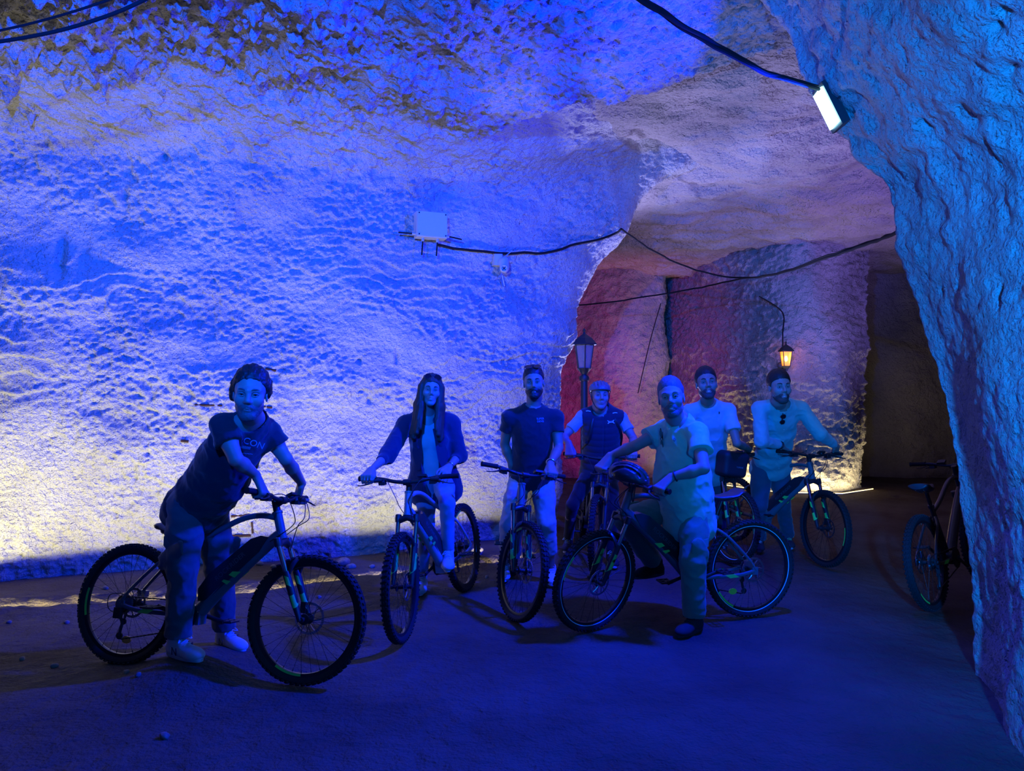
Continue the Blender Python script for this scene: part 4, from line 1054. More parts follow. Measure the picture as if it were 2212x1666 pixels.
def foot(parent, ank, toe, m_up, m_sole, h, lace=None, sole_z=None, hightop=False, size=1.0, letter=None, label=None):
    d = toe - ank; d[2] = 0; f = nz(d); up = np.array([0, 0, 1.0]); l = np.cross(up, f)
    z0 = ank[2] - .088 if sole_z is None else sole_z
    o = np.array([ank[0], ank[1], z0])
    pt = lambda a, b_, c: o + f * a * size + l * b_ * size + up * c
    R = np.array([l, f, up])
    S = SDF(np.minimum(pt(-.11, -.1, -.02), pt(.24, .1, .2)) - .08, np.maximum(pt(-.11, -.1, -.02), pt(.24, .1, .2)) + .08, h)
    S.ell(pt(-.035, 0, .045), (.037, .052, .048), R, .02); S.ell(pt(.07, .0, .040), (.044, .09, .040), R, .03); S.ell(pt(.135, .004, .033), (.047, .062, .033), R, .03)
    S.cap(pt(-.02, 0, .05), pt(-.02, 0, .105 if not hightop else .15), .042, .043, .02); S.cap(pt(.05, 0, .06), pt(0, 0, .095 if not hightop else .14), .030, .036, .02)
    S.cap(pt(-.01, 0, .17), pt(-.01, 0, .10 if not hightop else .14), .036, .036, .005, 's')
    S.plane(pt(0, 0, .018), -up)
    V, Fc = S.mesh(); sh = link('shoe', mesh_from('shoe', V, Fc, m_up), parent, label=label)
    n = 28; poly = []
    for i in range(n):
        a = i / n * 2 * PI; y = .052 + .142 * math.sin(a); wd = .036 + .012 * (math.sin(a) > 0) * math.sin(a) ** 2
        poly.append((math.cos(a) * (wd if math.sin(a) > -.5 else wd * 1.02) * (1 if abs(math.sin(a)) < .8 else 1.1), y))
    mb = MB(); V = np.array([pt(b_, a_, 0) for a_, b_ in []]) if False else None
    lay = []
    for zz_, g in ((0, .94), (.004, 1.0), (.022, 1.02), (.027, .99)): lay.append([pt(.052 + (y - .052) * g, x * g, zz_ + (.012 * max(0, (y - .13) / .06) if zz_ < .003 else 0)) for x, y in poly])
    V = np.array(lay).reshape(-1, 3); Fs = [(i * n + k, i * n + (k + 1) % n, (i + 1) * n + (k + 1) % n, (i + 1) * n + k) for i in range(3) for k in range(n)] + [tuple(range(n - 1, -1, -1)), tuple(3 * n + k for k in range(n))]
    link('sole', MB().add(V, Fs).mesh('sole', m_sole), sh)
    mb = MB()
    for i in range(5 if not hightop else 6):
        t = .115 - i * .020; zc = .070 + i * .0095 if not hightop else .072 + i * .014
        mb.tube(smoothpts([pt(t, -.024, zc - .010), pt(t + .004, 0, zc + .003), pt(t - .002, .024, zc - .008)], 3), .0028, 6)
    for s_ in (1, -1): mb.tube(smoothpts([pt(.03, 0, .112), pt(.05, s_ * .02, .125), pt(.06, s_ * .045, .10), pt(.05, s_ * .012, .112)], 4), .0022, 6)
    link('laces', mb.mesh('laces', lace or M_WHITE), sh)
    if letter:
        for s_ in (1, -1):
            me = letter; q = link('shoe_lettering', me, sh)
            place(q, pt(.035, s_ * .0475 + s_ * .006, .050), f * -s_ if s_ > 0 else f, up)

    return sh

def seg_tube(parent, name, a, b, r, m, thick=.004, wdt=.012, t=.5, label=None):
    a = np.asarray(a); b = np.asarray(b); u = nz(b - a); c = a + (b - a) * t
    ref = np.array([0, 0, 1.0]) if abs(u[2]) < .9 else np.array([1.0, 0, 0]); v = nz(np.cross(u, ref)); w_ = np.cross(u, v)
    pts = [c + r * (math.cos(q) * v + math.sin(q) * w_) for q in np.arange(20) / 20 * 2 * PI]
    return link(name, MB().tube(pts, wdt / 2, 8, closed=True, flat=(u, 1.0)).mesh(name, m), parent, label=label)

def ray_place(o_cloth, origin, direction):
    """hit point and normal on a mesh object placed at the world origin"""
    ok, loc, nn, _ = o_cloth.ray_cast(Vector(origin), Vector(direction))
    return (np.array(loc), np.array(nn)) if ok else (None, None)

def chest_text(parent, cloth_o, body, me, t, side, name='lettering', extra=.003, label=None):
    L, Fd = body.frame(min(1, t)); c = body.H + (body.S - body.H) * t + L * side
    loc, nn = ray_place(cloth_o, c + Fd * .6, -Fd)
    if loc is None: return
    o = link(name, me, parent, label=label); nn = nz(nn * .6 + Fd * .4)
    v = body.U - nn * (body.U @ nn); place(o, loc + nn * extra, np.cross(v, nn), v)
    return loc, nn

def shirt(B, h, parent, m, name='t_shirt', sleeve=.5, g=.014, loose=.018, hem=-.10, neck=None, amp=.006, long=False, wr=None, hemdrop=0, seed=0.0, extra=None, sl_r=.066, k2=1.0):
    h = h * 1.2; J = B.J; keys = ['shR', 'shL', 'elR', 'elL']
    lo, hi = B.bounds(keys if not long else keys, .24)
    if long: lo = np.minimum(lo, np.min([wr['R'], wr['L']], 0) - .1); hi = np.maximum(hi, np.max([wr['R'], wr['L']], 0) + .1)
    S = SDF(lo, hi, h); B.torso(S, g, loose=loose)
    if hem < 0: 
        L, Fd = B.frame(0); S.cap(B.H + B.U * .02, B.H + B.U * hem * .5, .10, .10, .06)
        S.ell(B.H + B.U * hem * .55, (.165 + loose + g, .118 + loose + g, .14), np.array([L, Fd, B.U]), .05)
    for q in 'RL':
        a, e = J['sh' + q], J['el' + q]; end = a + (e - a) * (sleeve if not long else 1.0)
        S.cap(a, end, (.044 + g) * B.k, sl_r, .03, flat=not long)
        if long:
            w_ = wr[q]; w2 = e + (w_ - e) * (long if isinstance(long, float) else .93); S.cap(e, w2, .052 * B.k * k2, .040 * k2, .02, flat=True)
        else:
            pass
    S.fn(lambda x, y, z: -(z - hem), np.array([B.L, B.F, B.U]), B.H)
    if neck is not None:
        n0, n1, nr = neck; S.cap(n0, n1, nr, nr + .01, .006, 's')
    if extra: extra(S)
    V, Fc = S.mesh(); V = folds(V, Fc, amp, B.U * .7 + B.L * .4, .11, .45, seed)
    return link(name, mesh_from(name, V, Fc, m), parent)

def trousers(B, h, parent, m, waist=.02, r=(.092, .070, .060), hem=.92, amp=.007, seed=0.0, name='trousers', pocket=False, cuff=False, fem=False):
    h = h * 1.25; J = B.J; lo, hi = B.bounds(['hipR', 'hipL', 'knR', 'knL', 'anR', 'anL'], .2)
    S = SDF(lo, hi, h); L, Fd = B.frame(0)
    S.ell(B.H + B.U * .0, (.165 if not fem else .170, .122, .13), np.array([L, Fd, B.U]), .05)
    S.ell(B.H + B.U * .09, (.155 if not fem else .135, .118 if not fem else .10, .10), np.array([L, Fd, B.U]), .05)
    ends = []
    for q in 'RL':
        hp, kn, an = J['hip' + q], J['kn' + q], J['an' + q]
        S.cap(hp, hp + (kn - hp) * .5, r[0], (r[0] + r[1]) / 2 + .004, .04); S.cap(hp + (kn - hp) * .5, kn, (r[0] + r[1]) / 2 + .004, r[1], .03)
        e = kn + (an - kn) * hem; ends.append((kn, e)); S.cap(kn, e, r[1], r[2], .02, flat=True)
        if pocket:
            o_ = L * (1 if q == 'L' else -1); c = hp + (kn - hp) * .74 + o_ * (r[1] + .002); S.ell(c, (.020, .062, .085), np.array([o_, Fd, nz(hp - kn)]), .012)
    for kn, e in ends:
        pass
    S.fn(lambda x, y, z: (z - waist - .10), np.array([B.L, B.F, B.U]), B.H)
    V, Fc = S.mesh(); V = folds(V, Fc, amp, (0, 0, 1), .10, .5, seed)
    o = link(name, mesh_from(name, V, Fc, m), parent)
    if pocket:
        for q in 'RL':
            hp, kn = J['hip' + q], J['kn' + q]; o_ = L * (1 if q == 'L' else -1); u_ = nz(hp - kn); c = hp + (kn - hp) * .60 + o_ * (r[1] + .014)
            link('pocket_flap', MB().box(c, (.008, .105, .05), np.array([o_, Fd, u_]).T).mesh('pocket_flap', m, smooth=False), o)
    return o

def sunglasses(M, label, group=None, folded=False, m_lens=None, size=1.0):
    root = empty('sunglasses', (0, 0, 0), label, 'sunglasses', group)
    mb = MB(); lens = []
    for s_ in (1, -1):
        n = 18; poly = [(s_ * .035 + .027 * math.cos(i / n * 2 * PI), .021 * math.sin(i / n * 2 * PI) - .002 * math.cos(i / n * 4 * PI)) for i in range(n)]
        link('lens', MB().prism(poly, .003, (0, 0, 0), (1, 0, 0), (0, 0, 1)).mesh('lens', M_LENS, smooth=False), root)
        mb.tube([[x, 0, z] for x, z in poly], .0022, 6, closed=True)
        end = [s_ * .066, .125, -.02] if not folded else [s_ * -.05, .012, 0.006 * s_]
        link('temple', MB().tube(smoothpts([[s_ * .062, 0, .008], [s_ * .067, .02 if not folded else .006, .008], end], 4), .0022, 6).mesh('temple', M_BLACK), root)
    mb.tube(smoothpts([[-.010, 0, .006], [0, -.002, .010], [.010, 0, .006]], 3), .0022, 6)
    link('glasses_frame', mb.mesh('glasses_frame', M_BLACK), root)
    root.matrix_world = M
    return root
M_LENS = mat('dark_lens', (0.01, 0.01, 0.014), 0.05, spec=0.9, coat=0.5)

def wpt(v): return at(*v)
def front_print(parent, cloth_o, me, px, py, up, name, extra=.004, label=None):
    """fix a flat print to the front of a garment where the garment shows it"""
    C = np.array([0, 0, CAMH]); loc, nn = ray_place(cloth_o, C, nz(at(px, py, 1.0) - C))
    if loc is None: return None, None
    o = link(name, me, parent, label=label); nn = nz(nn + .4 * nz(C - loc)); v = nz(up - nn * (up @ nn)); place(o, loc + nn * extra, np.cross(v, nn), v)
    return loc, nn
def person(label, J, head, kneck, h, skin=M_SKIN, hands=None, fem=False, belly=0.0, bk=1.0, face=None, nose=1.0, jaw=1.0, legs=True):
    J = {q: wpt(v) for q, v in J.items()}
    c = (J['anR'] + J['anL']) / 2
    root = empty('person', (0, 0, 0), label, 'person', None)
    B = Body(J, belly, bk, fem); B.root = root
    hc = wpt(head[0]); H = Head(hc, *head[1:]); B.head = H
    SKINREF[0] = skin
    neck = B.S + B.U * .035 - B.F * .01
    parts = []
    Sh = head_sdf(H, h * .80, neck, nose, jaw, fem); parts.append(Sh.mesh())
    wr = {}
    for q in 'RL':
        V, Fc, w_ = arm_sdf(J['sh' + q], J['el' + q], hands[q]['at'], h * 1.12, hands[q], fem=fem); parts.append((V, Fc)); wr[q] = w_
    lo, hi = B.bounds(['hipR', 'hipL', 'knR', 'knL', 'anR', 'anL', 'shR', 'shL'], .2)
    S = SDF(lo, hi, .014); B.torso(S, -.012); S.cap(B.S, neck, .058, .056, .03)
    for q in 'RL':
        hp, kn, an = J['hip' + q], J['kn' + q], J['an' + q]; r = .86 if fem else 1
        S.cap(hp, kn, .072 * r, .050 * r, .04); S.cap(kn, kn + (an - kn) * .35, .048 * r, .050 * r, .02); S.cap(kn + (an - kn) * .3, an, .049 * r, .034 * r, .02); S.cap(an, an + np.array([0, 0, -.05]), .034, .036, .01)
    parts.append(S.mesh())
    V, Fc = join(parts); link('body', mesh_from('body', V, Fc, skin), root)
    B.wr = wr; B.neck = neck; B.h = h
    if face is not None: add_face(H, root, h * .8, **face)
    return B
def grip(bk, side, inner=False):
    g = GRIPS[bk]; p = g[side + ('i' if inner else '')]
    a = g['axis']; return dict(kind='grip', at=p, inner=(a if side == 'R' else -a))

M_NAVY = cloth('navy_tee', (0.022, 0.024, 0.035)); M_BLK = cloth('black_tee', (0.022, 0.023, 0.03)); M_BLAZER = cloth('navy_blazer', (0.02, 0.024, 0.06))
M_TOP = cloth('pale_top', (0.45, 0.45, 0.48)); M_JEANB = cloth('blue_jeans', (0.20, 0.30, 0.42)); M_JEAND = cloth('dark_jeans', (0.06, 0.09, 0.13))
M_CARGO = cloth('grey_cargo', (0.10, 0.11, 0.12)); M_CHINO = cloth('beige_chino', (0.50, 0.45, 0.38)); M_OLIVE = cloth('green_grey_cargo', (0.12, 0.25, 0.17))
M_VEST = cloth('navy_vest', (0.025, 0.03, 0.05)); M_LTEE = cloth('light_tee', (0.40, 0.40, 0.50)); M_POLO = cloth('pale_polo', (0.28, 0.60, 0.40)); M_WTEE = cloth('white_tee', (0.45, 0.50, 0.55))
M_SHIRT = cloth('pale_linen_shirt', (0.30, 0.46, 0.42)); M_TIGHTS = cloth('black_tights', (0.02, 0.02, 0.022)); M_WSHOE = cloth('white_shoe_leather', (0.6, 0.6, 0.6), .0006, 0)
M_DSHOE = cloth('dark_shoe', (0.05, 0.045, 0.05), .0006, 0); M_BSHOE = cloth('black_shoe', (0.02, 0.02, 0.022), .0006, 0); M_SOLEW = mat('white_sole', (0.6, 0.6, 0.6), .6); M_SOLED = mat('dark_sole', (0.05, 0.05, 0.05), .7)
M_LACEY = mat('yellow_laces', (0.75, 0.85, 0.35), .7); M_BAND = mat('dark_band', (0.02, 0.02, 0.02), .5); M_SILVER = mat('silver', (0.7, 0.7, 0.72), .25, metal=1.0)
M_BELT = mat('leather_belt', (0.03, 0.02, 0.015), .5); M_PRINT = mat('shirt_print', (0.30, 0.31, 0.40), .7); M_REFP = mat('reflective_patch', (0.75, 0.85, 0.9), .4)
N_TEXT = text_mesh('N', .062, M_BLACK, .001)

# ---- man at the left, leaning over the handlebar
B = person('man in a dark T-shirt and cargo trousers leaning over the leftmost bicycle', dict(
    shR=(482, 922, 3.66), shL=(578, 932, 3.93), hipR=(403, 1088, 3.95), hipL=(455, 1085, 4.15), elR=(510, 993, 3.60), elL=(618, 992, 3.95),
    knR=(396, 1228, 3.90), knL=(474, 1230, 4.20), anR=(386, 1384, 3.93), anL=(488, 1366, 4.27)), ((541, 853, 3.68), 14, -6, -4, 1.06), .1, .0042, M_SKIN,
    dict(R=grip(1, 'R', True), L=grip(1, 'L')), belly=.035, bk=1.03, face=dict(brow=M_HAIRG, beard=M_HAIRG, beardt=.0045), nose=1.15)
P = B.root; H = B.head
hair_short(H, P, M_HAIRD, .0035, .007, .098, -.10, .004, .004, .008, tuft=[((.083, -.03, .03), (.017, .04, .05)), ((-.086, -.035, .01), (.019, .04, .06)), ((0, -.10, -.05), (.06, .03, .06))])
s_ = shirt(B, .0065, P, M_NAVY, sleeve=.52, neck=(B.S + B.U * .115, H.w((0, -.01, -.12)), .066), hem=-.10, loose=.022, amp=.008, seed=1.0, sl_r=.075)
front_print(P, s_, text_mesh('FALCON', .050, M_PRINT), 532, 952, B.U, 'shirt_lettering', .01); front_print(P, s_, text_mesh('lllllllllllll', .022, M_PRINT), 528, 966, B.U, 'shirt_print', .008); front_print(P, s_, text_mesh('~~~~~', .03, M_PRINT), 529, 978, B.U, 'shirt_print', .008)
trousers(B, .0075, P, M_CARGO, r=(.100, .080, .070), hem=.93, amp=.010, seed=2.0, pocket=True)
foot(P, B.J['anR'], at(450, 1398, 3.82), M_WSHOE, M_SOLEW, .005, letter=N_TEXT, label='white running shoe with a black letter N'); foot(P, B.J['anL'], at(545, 1392, 4.12), M_WSHOE, M_SOLEW, .005, letter=N_TEXT, label='white running shoe with a black letter N')
MOUNDS.append((B.J['anR'][0] + .06, B.J['anR'][1] - .03, float(B.J['anR'][2]) - .085, .30)); MOUNDS.append((B.J['anL'][0] + .05, B.J['anL'][1] - .02, float(B.J['anL'][2]) - .085, .30))

# ---- woman with long hair
B = person('woman with long straight hair in a dark blazer and jeans', dict(
    shR=(877, 916, 5.36), shL=(974, 914, 5.40), hipR=(920, 1032, 5.42), hipL=(955, 1030, 5.40), elR=(836, 985, 5.12), elL=(992, 985, 5.38),
    knR=(922, 1135, 5.30), knL=(966, 1085, 5.06), anR=(911, 1250, 5.42), anL=(968, 1198, 5.10)), ((931, 845, 5.28), 10, 0, -6, .93), .1, .0048, M_SKIN,
    dict(R=grip(2, 'R'), L=dict(kind='rest', at=at(952, 1040, 5.0), wrist=at(970, 1008, 5.16), normal=(0.2, -.6, .6), inner=(-1, 0, 0), curl=.5)), fem=True, face=dict(smile=1, brow=M_HAIRB), nose=.85, jaw=.9)
P = B.root; H = B.head
S = SDF(H.c + [-.2, -.2, -.46], H.c + [.2, .2, .17], .005); R = H.R
S.ell(H.w((0, -.022, .047)), (.083, .103, .094), R); 
S.fn(lambda x, y, z: np.interp(y, [-.12, -.03, .02, .045, .07, .1], [-.3, -.3, -.3, .035, .070, .08]) - z, R, H.c)
for q in (1, -1):
    for (y0, x1, y1, x2, y2, zb, rr) in ((.015, .076, .045, .085, .115, -.34, .022), (-.01, .088, .02, .108, .085, -.38, .026), (-.035, .092, -.005, .122, .05, -.36, .026), (.028, .070, .062, .062, .125, -.30, .014)):
        S.cap(H.w((q * .072, y0, .03)), H.w((q * x1, y1, -.12)), .022, rr, .03); S.cap(H.w((q * x1, y1, -.12)), H.w((q * x2, y2, zb)), rr, rr * .75, .03)
S.ell(H.w((0, -.085, -.08)), (.085, .035, .13), R, .03)
V, Fc = S.mesh(); N_ = vnormals(V, Fc); Lc = (V - H.c) @ R.T
V = V + N_ * (.005 * fbm(Lc * np.array([1, 1, .07]), .014, 2))[:, None]
link('hair', mesh_from('hair', V, Fc, M_HAIRB), P)
shirt(B, .007, P, M_TOP, 'top', sleeve=.06, sl_r=.045, g=.008, loose=.01, hem=.02, neck=(B.S + B.F * .06 + B.U * .05, H.w((0, .03, -.12)), .062), amp=.005, seed=3.0)
def open_front(S_):
    L, Fd = B.frame(.6); c = B.H + B.U * .25 + Fd * .18
    S_.ell(c + B.U * .02, (.070, .16, .46), np.array([L, Fd, B.U]), .01, 's')
bl = shirt(B, .0065, P, M_BLAZER, 'blazer', g=.024, loose=.030, hem=-.20, neck=(B.S + B.F * .03 + B.U * .08, H.w((0, .02, -.10)), .066), amp=.006, long=.42, wr=B.wr, seed=4.0, extra=open_front, k2=.95)
for q, (x0, x1, x2) in (((-1), (-.075, -.115, -.050)), ((1), (.075, .120, .045))):
    mb = MB(); L, Fd = B.frame(.7); pts = []
    for t, xx, ww, fo in ((.93, .05, .03, .125), (.75, .075, .07, .155), (.55, .085, .09, .16), (.38, .085, .075, .155), (.22, .095, .03, .150)):
        c = B.H + (B.S - B.H) * t + Fd * fo; pts += [c + L * q * (xx + ww * .5) - Fd * .02, c + L * q * (xx - ww * .35) + Fd * .012 , c + L * q * (xx - ww * .35) + Fd * .006, c + L * q * (xx + ww * .5) - Fd * .028]
    mb.add(np.array(pts), [(i * 4 + j, i * 4 + (j + 1) % 4, i * 4 + 4 + (j + 1) % 4, i * 4 + 4 + j) for i in range(4) for j in range(4)] + [(3, 2, 1, 0), (16, 17, 18, 19)])
    link('lapel', mb.mesh('lapel', M_BLAZER), bl)
trousers(B, .007, P, M_JEANB, r=(.083, .058, .044), hem=.90, amp=.004, seed=5.0, name='jeans', fem=True)
foot(P, B.J['anR'], at(903, 1262, 5.15), M_WSHOE, M_SOLEW, .006, hightop=True, size=.88); foot(P, B.J['anL'], at(966, 1215, 4.85), M_WSHOE, M_SOLEW, .006, hightop=True, size=.88)
seg_tube(P, 'bracelet', B.J['elL'], B.wr['L'], .030, M_SILVER, wdt=.006, t=.95)
MOUNDS.append((B.J['anR'][0], B.J['anR'][1], float(B.J['anR'][2]) - .088, .28))
sunglasses(mat4(np.stack([H.R[0], -H.R[1], H.R[2]], 1) @ rotm((1, 0, 0), -.35) * 1.0, H.w((0, .055, .115))), 'sunglasses pushed up on the long-haired woman\'s head')

# ---- bearded man in the black T-shirt
B = person('bearded man in a black T-shirt and pale cropped trousers, one hand in his pocket', dict(
    shR=(1100, 903, 5.62), shL=(1201, 903, 5.62), hipR=(1127, 1022, 5.72), hipL=(1172, 1022, 5.72), elR=(1090, 960, 5.70), elL=(1207, 968, 5.55),
    knR=(1100, 1130, 5.62), knL=(1180, 1130, 5.62), anR=(1092, 1222, 5.85), anL=(1190, 1230, 5.78)), ((1153, 829, 5.55), -3, 0, 3, 1.0), .1, .005, M_SKIN2,
    dict(R=dict(kind='rest', at=at(1114, 1036, 5.70), wrist=at(1105, 1004, 5.68), normal=(0, -1, .3), inner=(1, 0, 0), curl=.3), L=grip(3, 'L', True)), face=dict(beard=M_HAIRD, beardt=.007))
P = B.root; H = B.head
hair_short(H, P, M_HAIRD, .004, .007, .078, -.06, wave=.0015, top=.008)
s_ = shirt(B, .007, P, M_BLK, sleeve=.50, neck=(B.S + B.U * .115, H.w((0, -.01, -.12)), .066), hem=-.10, loose=.010, amp=.006, seed=6.0, sl_r=.060)
front_print(P, s_, text_mesh('SUPER\nDEVIS', .022, M_PRINT), 1167, 908, B.U, 'shirt_lettering', .006)
trousers(B, .0075, P, M_CHINO, r=(.095, .075, .066), hem=.62, amp=.009, seed=7.0)
foot(P, B.J['anR'], at(1085, 1250, 5.55), M_WSHOE, M_SOLEW, .006); foot(P, B.J['anL'], at(1195, 1262, 5.45), M_WSHOE, M_SOLEW, .006)
seg_tube(P, 'watch', B.J['elL'], B.wr['L'], .031, M_SILVER, wdt=.014, t=.93)
for q in 'RL': MOUNDS.append((B.J['an' + q][0], B.J['an' + q][1], float(B.J['an' + q][2]) - .088, .28))
sunglasses(mat4(np.stack([H.R[0], -H.R[1], H.R[2]], 1) @ rotm((1, 0, 0), -.9), H.w((0, .050, .135))), 'sunglasses perched on the bearded man\'s hair')

# ---- rider wearing a helmet
B = person('rider in a cycling helmet and quilted dark vest behind the slim black bicycle', dict(
    shR=(1258, 901, 6.50), shL=(1342, 903, 6.52), hipR=(1277, 1018, 6.68), hipL=(1314, 1018, 6.68), elR=(1216, 945, 6.42), elL=(1368, 948, 6.42),
    knR=(1236, 1092, 6.42), knL=(1324, 1098, 6.42), anR=(1227, 1166, 6.62), anL=(1320, 1196, 6.32)), ((1296, 856, 6.42), 3, 0, -2, 1.0), .1, .0055, M_SKIN,
    dict(R=grip(4, 'R'), L=grip(4, 'L')), face=dict(brow=M_HAIRG))
P = B.root; H = B.head
shirt(B, .008, P, M_LTEE, sleeve=.62, g=.008, neck=(B.S + B.U * .115, H.w((0, -.01, -.12)), .063), hem=-.02, loose=.0, amp=.004, seed=8.0, sl_r=.058)
S = SDF(*B.bounds(['shR', 'shL'], .24), .007); B.torso(S, .024, loose=.012)
L, Fd = B.frame(0); S.ell(B.H - B.U * .06, (.180, .135, .12), np.array([L, Fd, B.U]), .05); S.fn(lambda x, y, z: -(z + .10), np.array([B.L, B.F, B.U]), B.H)
for q in 'RL': 
    d = nz(B.J['sh' + q] - B.S); S.cap(B.J['sh' + q] + d * .045, B.J['sh' + q] + d * .12 - B.U * .14, .075, .085, .006, 's')
S.cap(B.S + B.U * .10 + B.F * .02, H.w((0, 0, -.13)), .062, .066, .006, 's')
V, Fc = S.mesh(); N_ = vnormals(V, Fc); zt = (V - B.H) @ B.U
V = V + N_ * (.006 * np.abs(np.sin(zt * PI / .062)) ** .6 - .010 * np.exp(-((((V - B.H) @ B.L)) / .006) ** 2))[:, None]
v_ = link('quilted_vest', mesh_from('quilted_vest', V, Fc, M_VEST), P)
logo = MB()
for q in (1, -1):
    logo.tube(smoothpts([[-.022, 0, q * .002], [-.010, 0, q * .004], [.010, 0, q * .004], [.022, 0, q * .002]], 3), .0022, 6); 
    for sx in (1, -1): logo.tube(smoothpts([[sx * .012, 0, q * .003], [sx * .020, 0, q * .008], [sx * .028, 0, q * .012]], 3), .003, 6)
logo = logo.mesh('vest_logo', M_REFP, xf=lambda V: V[:, [0, 2, 1]] * np.array([1.15, 1.2, 1]))
front_print(P, v_, logo, 1319, 912, B.U, 'vest_logo', .008)
for q in (1, -1):
    me = MB().tube([[-.022, 0, 0], [-.008, .003, 0], [.008, .003, 0], [.022, 0, 0]], .004, 6, flat=((0, 0, 1), .4)).mesh('reflective_strip', M_REFP); front_print(P, v_, me, (1271, 0, 1328)[q + 1], (889, 0, 893)[q + 1], B.U, 'reflective_strip', .006)
L, Fd = B.frame(.9)
mb = MB()
for q in (-1,):
    mb.tube(smoothpts([B.S + B.U * .07 + L * q * .075 - Fd * .02, B.S + L * q * .10 + Fd * .10, B.S - B.U * .16 + L * q * .13 + Fd * .13, B.S - B.U * .30 + L * q * .18 + Fd * .03], 5), .013, 8, flat=(Fd, .3))
mb.tube(smoothpts([B.S + B.U * .07 + L * .075 - Fd * .02, B.S + L * .11 + Fd * .09, B.S - B.U * .14 + L * .175 + Fd * .08, B.S - B.U * .30 + L * .18 + Fd * .02], 5), .013, 8, flat=(Fd, .3))
mb.lathe([(.014, -.004), (.014, .004)], B.S - B.U * .2 + L * -.155 + Fd * .12, Fd, 14)
link('backpack_strap', mb.mesh('backpack_strap', M_BLACK), P)
trousers(B, .008, P, M_TIGHTS, r=(.080, .058, .046), hem=.95, amp=.003, seed=9.0, name='tights')
foot(P, B.J['anR'], at(1216, 1190, 6.25), M_DSHOE, M_SOLEW, .0065, lace=M_LACEY); foot(P, B.J['anL'], at(1332, 1215, 6.02), M_DSHOE, M_SOLEW, .0065, lace=M_LACEY)
for q in 'RL': MOUNDS.append((B.J['an' + q][0], B.J['an' + q][1], float(B.J['an' + q][2]) - .088, .28))
M_HELM = mat('helmet_shell', (0.11, 0.12, 0.15), .35, coat=.4); M_HELMD = mat('helmet_dark_shell', (0.03, 0.03, 0.035), .3, coat=.4); M_FOAM = mat('helmet_foam', (0.02, 0.02, 0.022), .8)
def helmet(parent, R, c, m, h=.005, straps=True, lettering=None, white=False):
    W = lambda p: np.asarray(c) + np.asarray(p, float) @ R
    S = SDF(np.asarray(c) - .19, np.asarray(c) + .19, h)
    S.ell(W((0, -.01, 0)), (.100, .135, .092), R, .01)
    S.fn(lambda x, y, z: np.interp(y, [-.14, -.05, .03, .14], [-.055, -.030, -.012, .008]) - z, R, c)
    S.ell(W((0, -.01, -.02)), (.080, .112, .080), R, .005, 's')
    for i, x in enumerate((-.072, -.044, -.015, .015, .044, .072)):
        sf = lambda y: .093 * math.sqrt(max(0.0, 1 - (x / .1) ** 2 - ((y + .01) / .136) ** 2))
        for y0, y1 in ((.10, .035), (.020, -.045), (-.060, -.115)):
            if (x / .1) ** 2 + ((y0 + .01) / .136) ** 2 > .95: y0 = .6 * y0
            ym = (y0 + y1) / 2; S.cap(W((x, y0, sf(y0))), W((x, ym, sf(ym))), .011, .0125, .003, 's'); S.cap(W((x, ym, sf(ym))), W((x, y1, sf(y1))), .0125, .009, .003, 's')
    for s_ in (1, -1):
        for z in (.012, .038): S.cap(W((s_ * .105, .06, z + .01)), W((s_ * .110, -.06, z - .006)), .008, .008, .004, 's')
    V, Fc = S.mesh(); o = link('helmet_shell', mesh_from('helmet_shell', V, Fc, m), parent)
    S = SDF(np.asarray(c) - .17, np.asarray(c) + .17, h * 1.3); S.ell(W((0, -.01, -.004)), (.090, .124, .084), R, .01); S.fn(lambda x, y, z: np.interp(y, [-.14, -.05, .03, .14], [-.050, -.026, -.008, .010]) - z, R, c)
    S.ell(W((0, -.01, -.03)), (.079, .111, .080), R, .005, 's')
    V, Fc = S.mesh(); link('helmet_liner', mesh_from('helmet_liner', V, Fc, M_FOAM), parent)
    return W
HR = H.R; HW = helmet(P, HR, H.w((0, -.005, .058)), M_HELM)
mb = MB()
for s_ in (1, -1): mb.tube(smoothpts([H.w((s_ * .086, .03, .05)), H.w((s_ * .078, .03, -.03)), H.w((s_ * .045, .045, -.098)), H.w((0, .045, -.118))], 4), .004, 6); mb.tube(smoothpts([H.w((s_ * .088, -.05, .03)), H.w((s_ * .078, .03, -.04))], 3), .004, 6)
link('chin_strap', mb.mesh('chin_strap', M_BLACK), P)

# ---- man in the pale polo shirt
B = person('man in a pale polo shirt and loose cargo trousers astride the bicycle in the middle', dict(
    shR=(1434, 930, 4.84), shL=(1506, 934, 4.53), hipR=(1470, 1092, 4.88), hipL=(1500, 1095, 4.68), elR=(1373, 963, 4.78), elL=(1520, 1012, 4.34),
    knR=(1352, 1122, 4.96), knL=(1496, 1212, 4.58), anR=(1414, 1218, 5.10), anL=(1499, 1335, 4.62)), ((1450, 862, 4.60), -16, 2, 7, 1.03), .1, .0045, M_SKIN,
    dict(R=grip(5, 'R'), L=grip(5, 'L', False)), belly=.045, bk=1.06, face=dict(smile=1, brow=M_HAIRG, beard=M_HAIRG, beardt=.0045), jaw=1.08)
P = B.root; H = B.head
hair_short(H, P, M_HAIRG, .004, .006, .080, -.06, wave=.0015, top=.008)
s_ = shirt(B, .0065, P, M_POLO, 'polo_shirt', sleeve=.56, neck=(B.S + B.U * .115, H.w((0, .0, -.12)), .070), hem=-.22, loose=.042, amp=.008, seed=10.0, sl_r=.080)
L, Fd = B.frame(1); nk = B.S + B.U * .055
mb = MB()
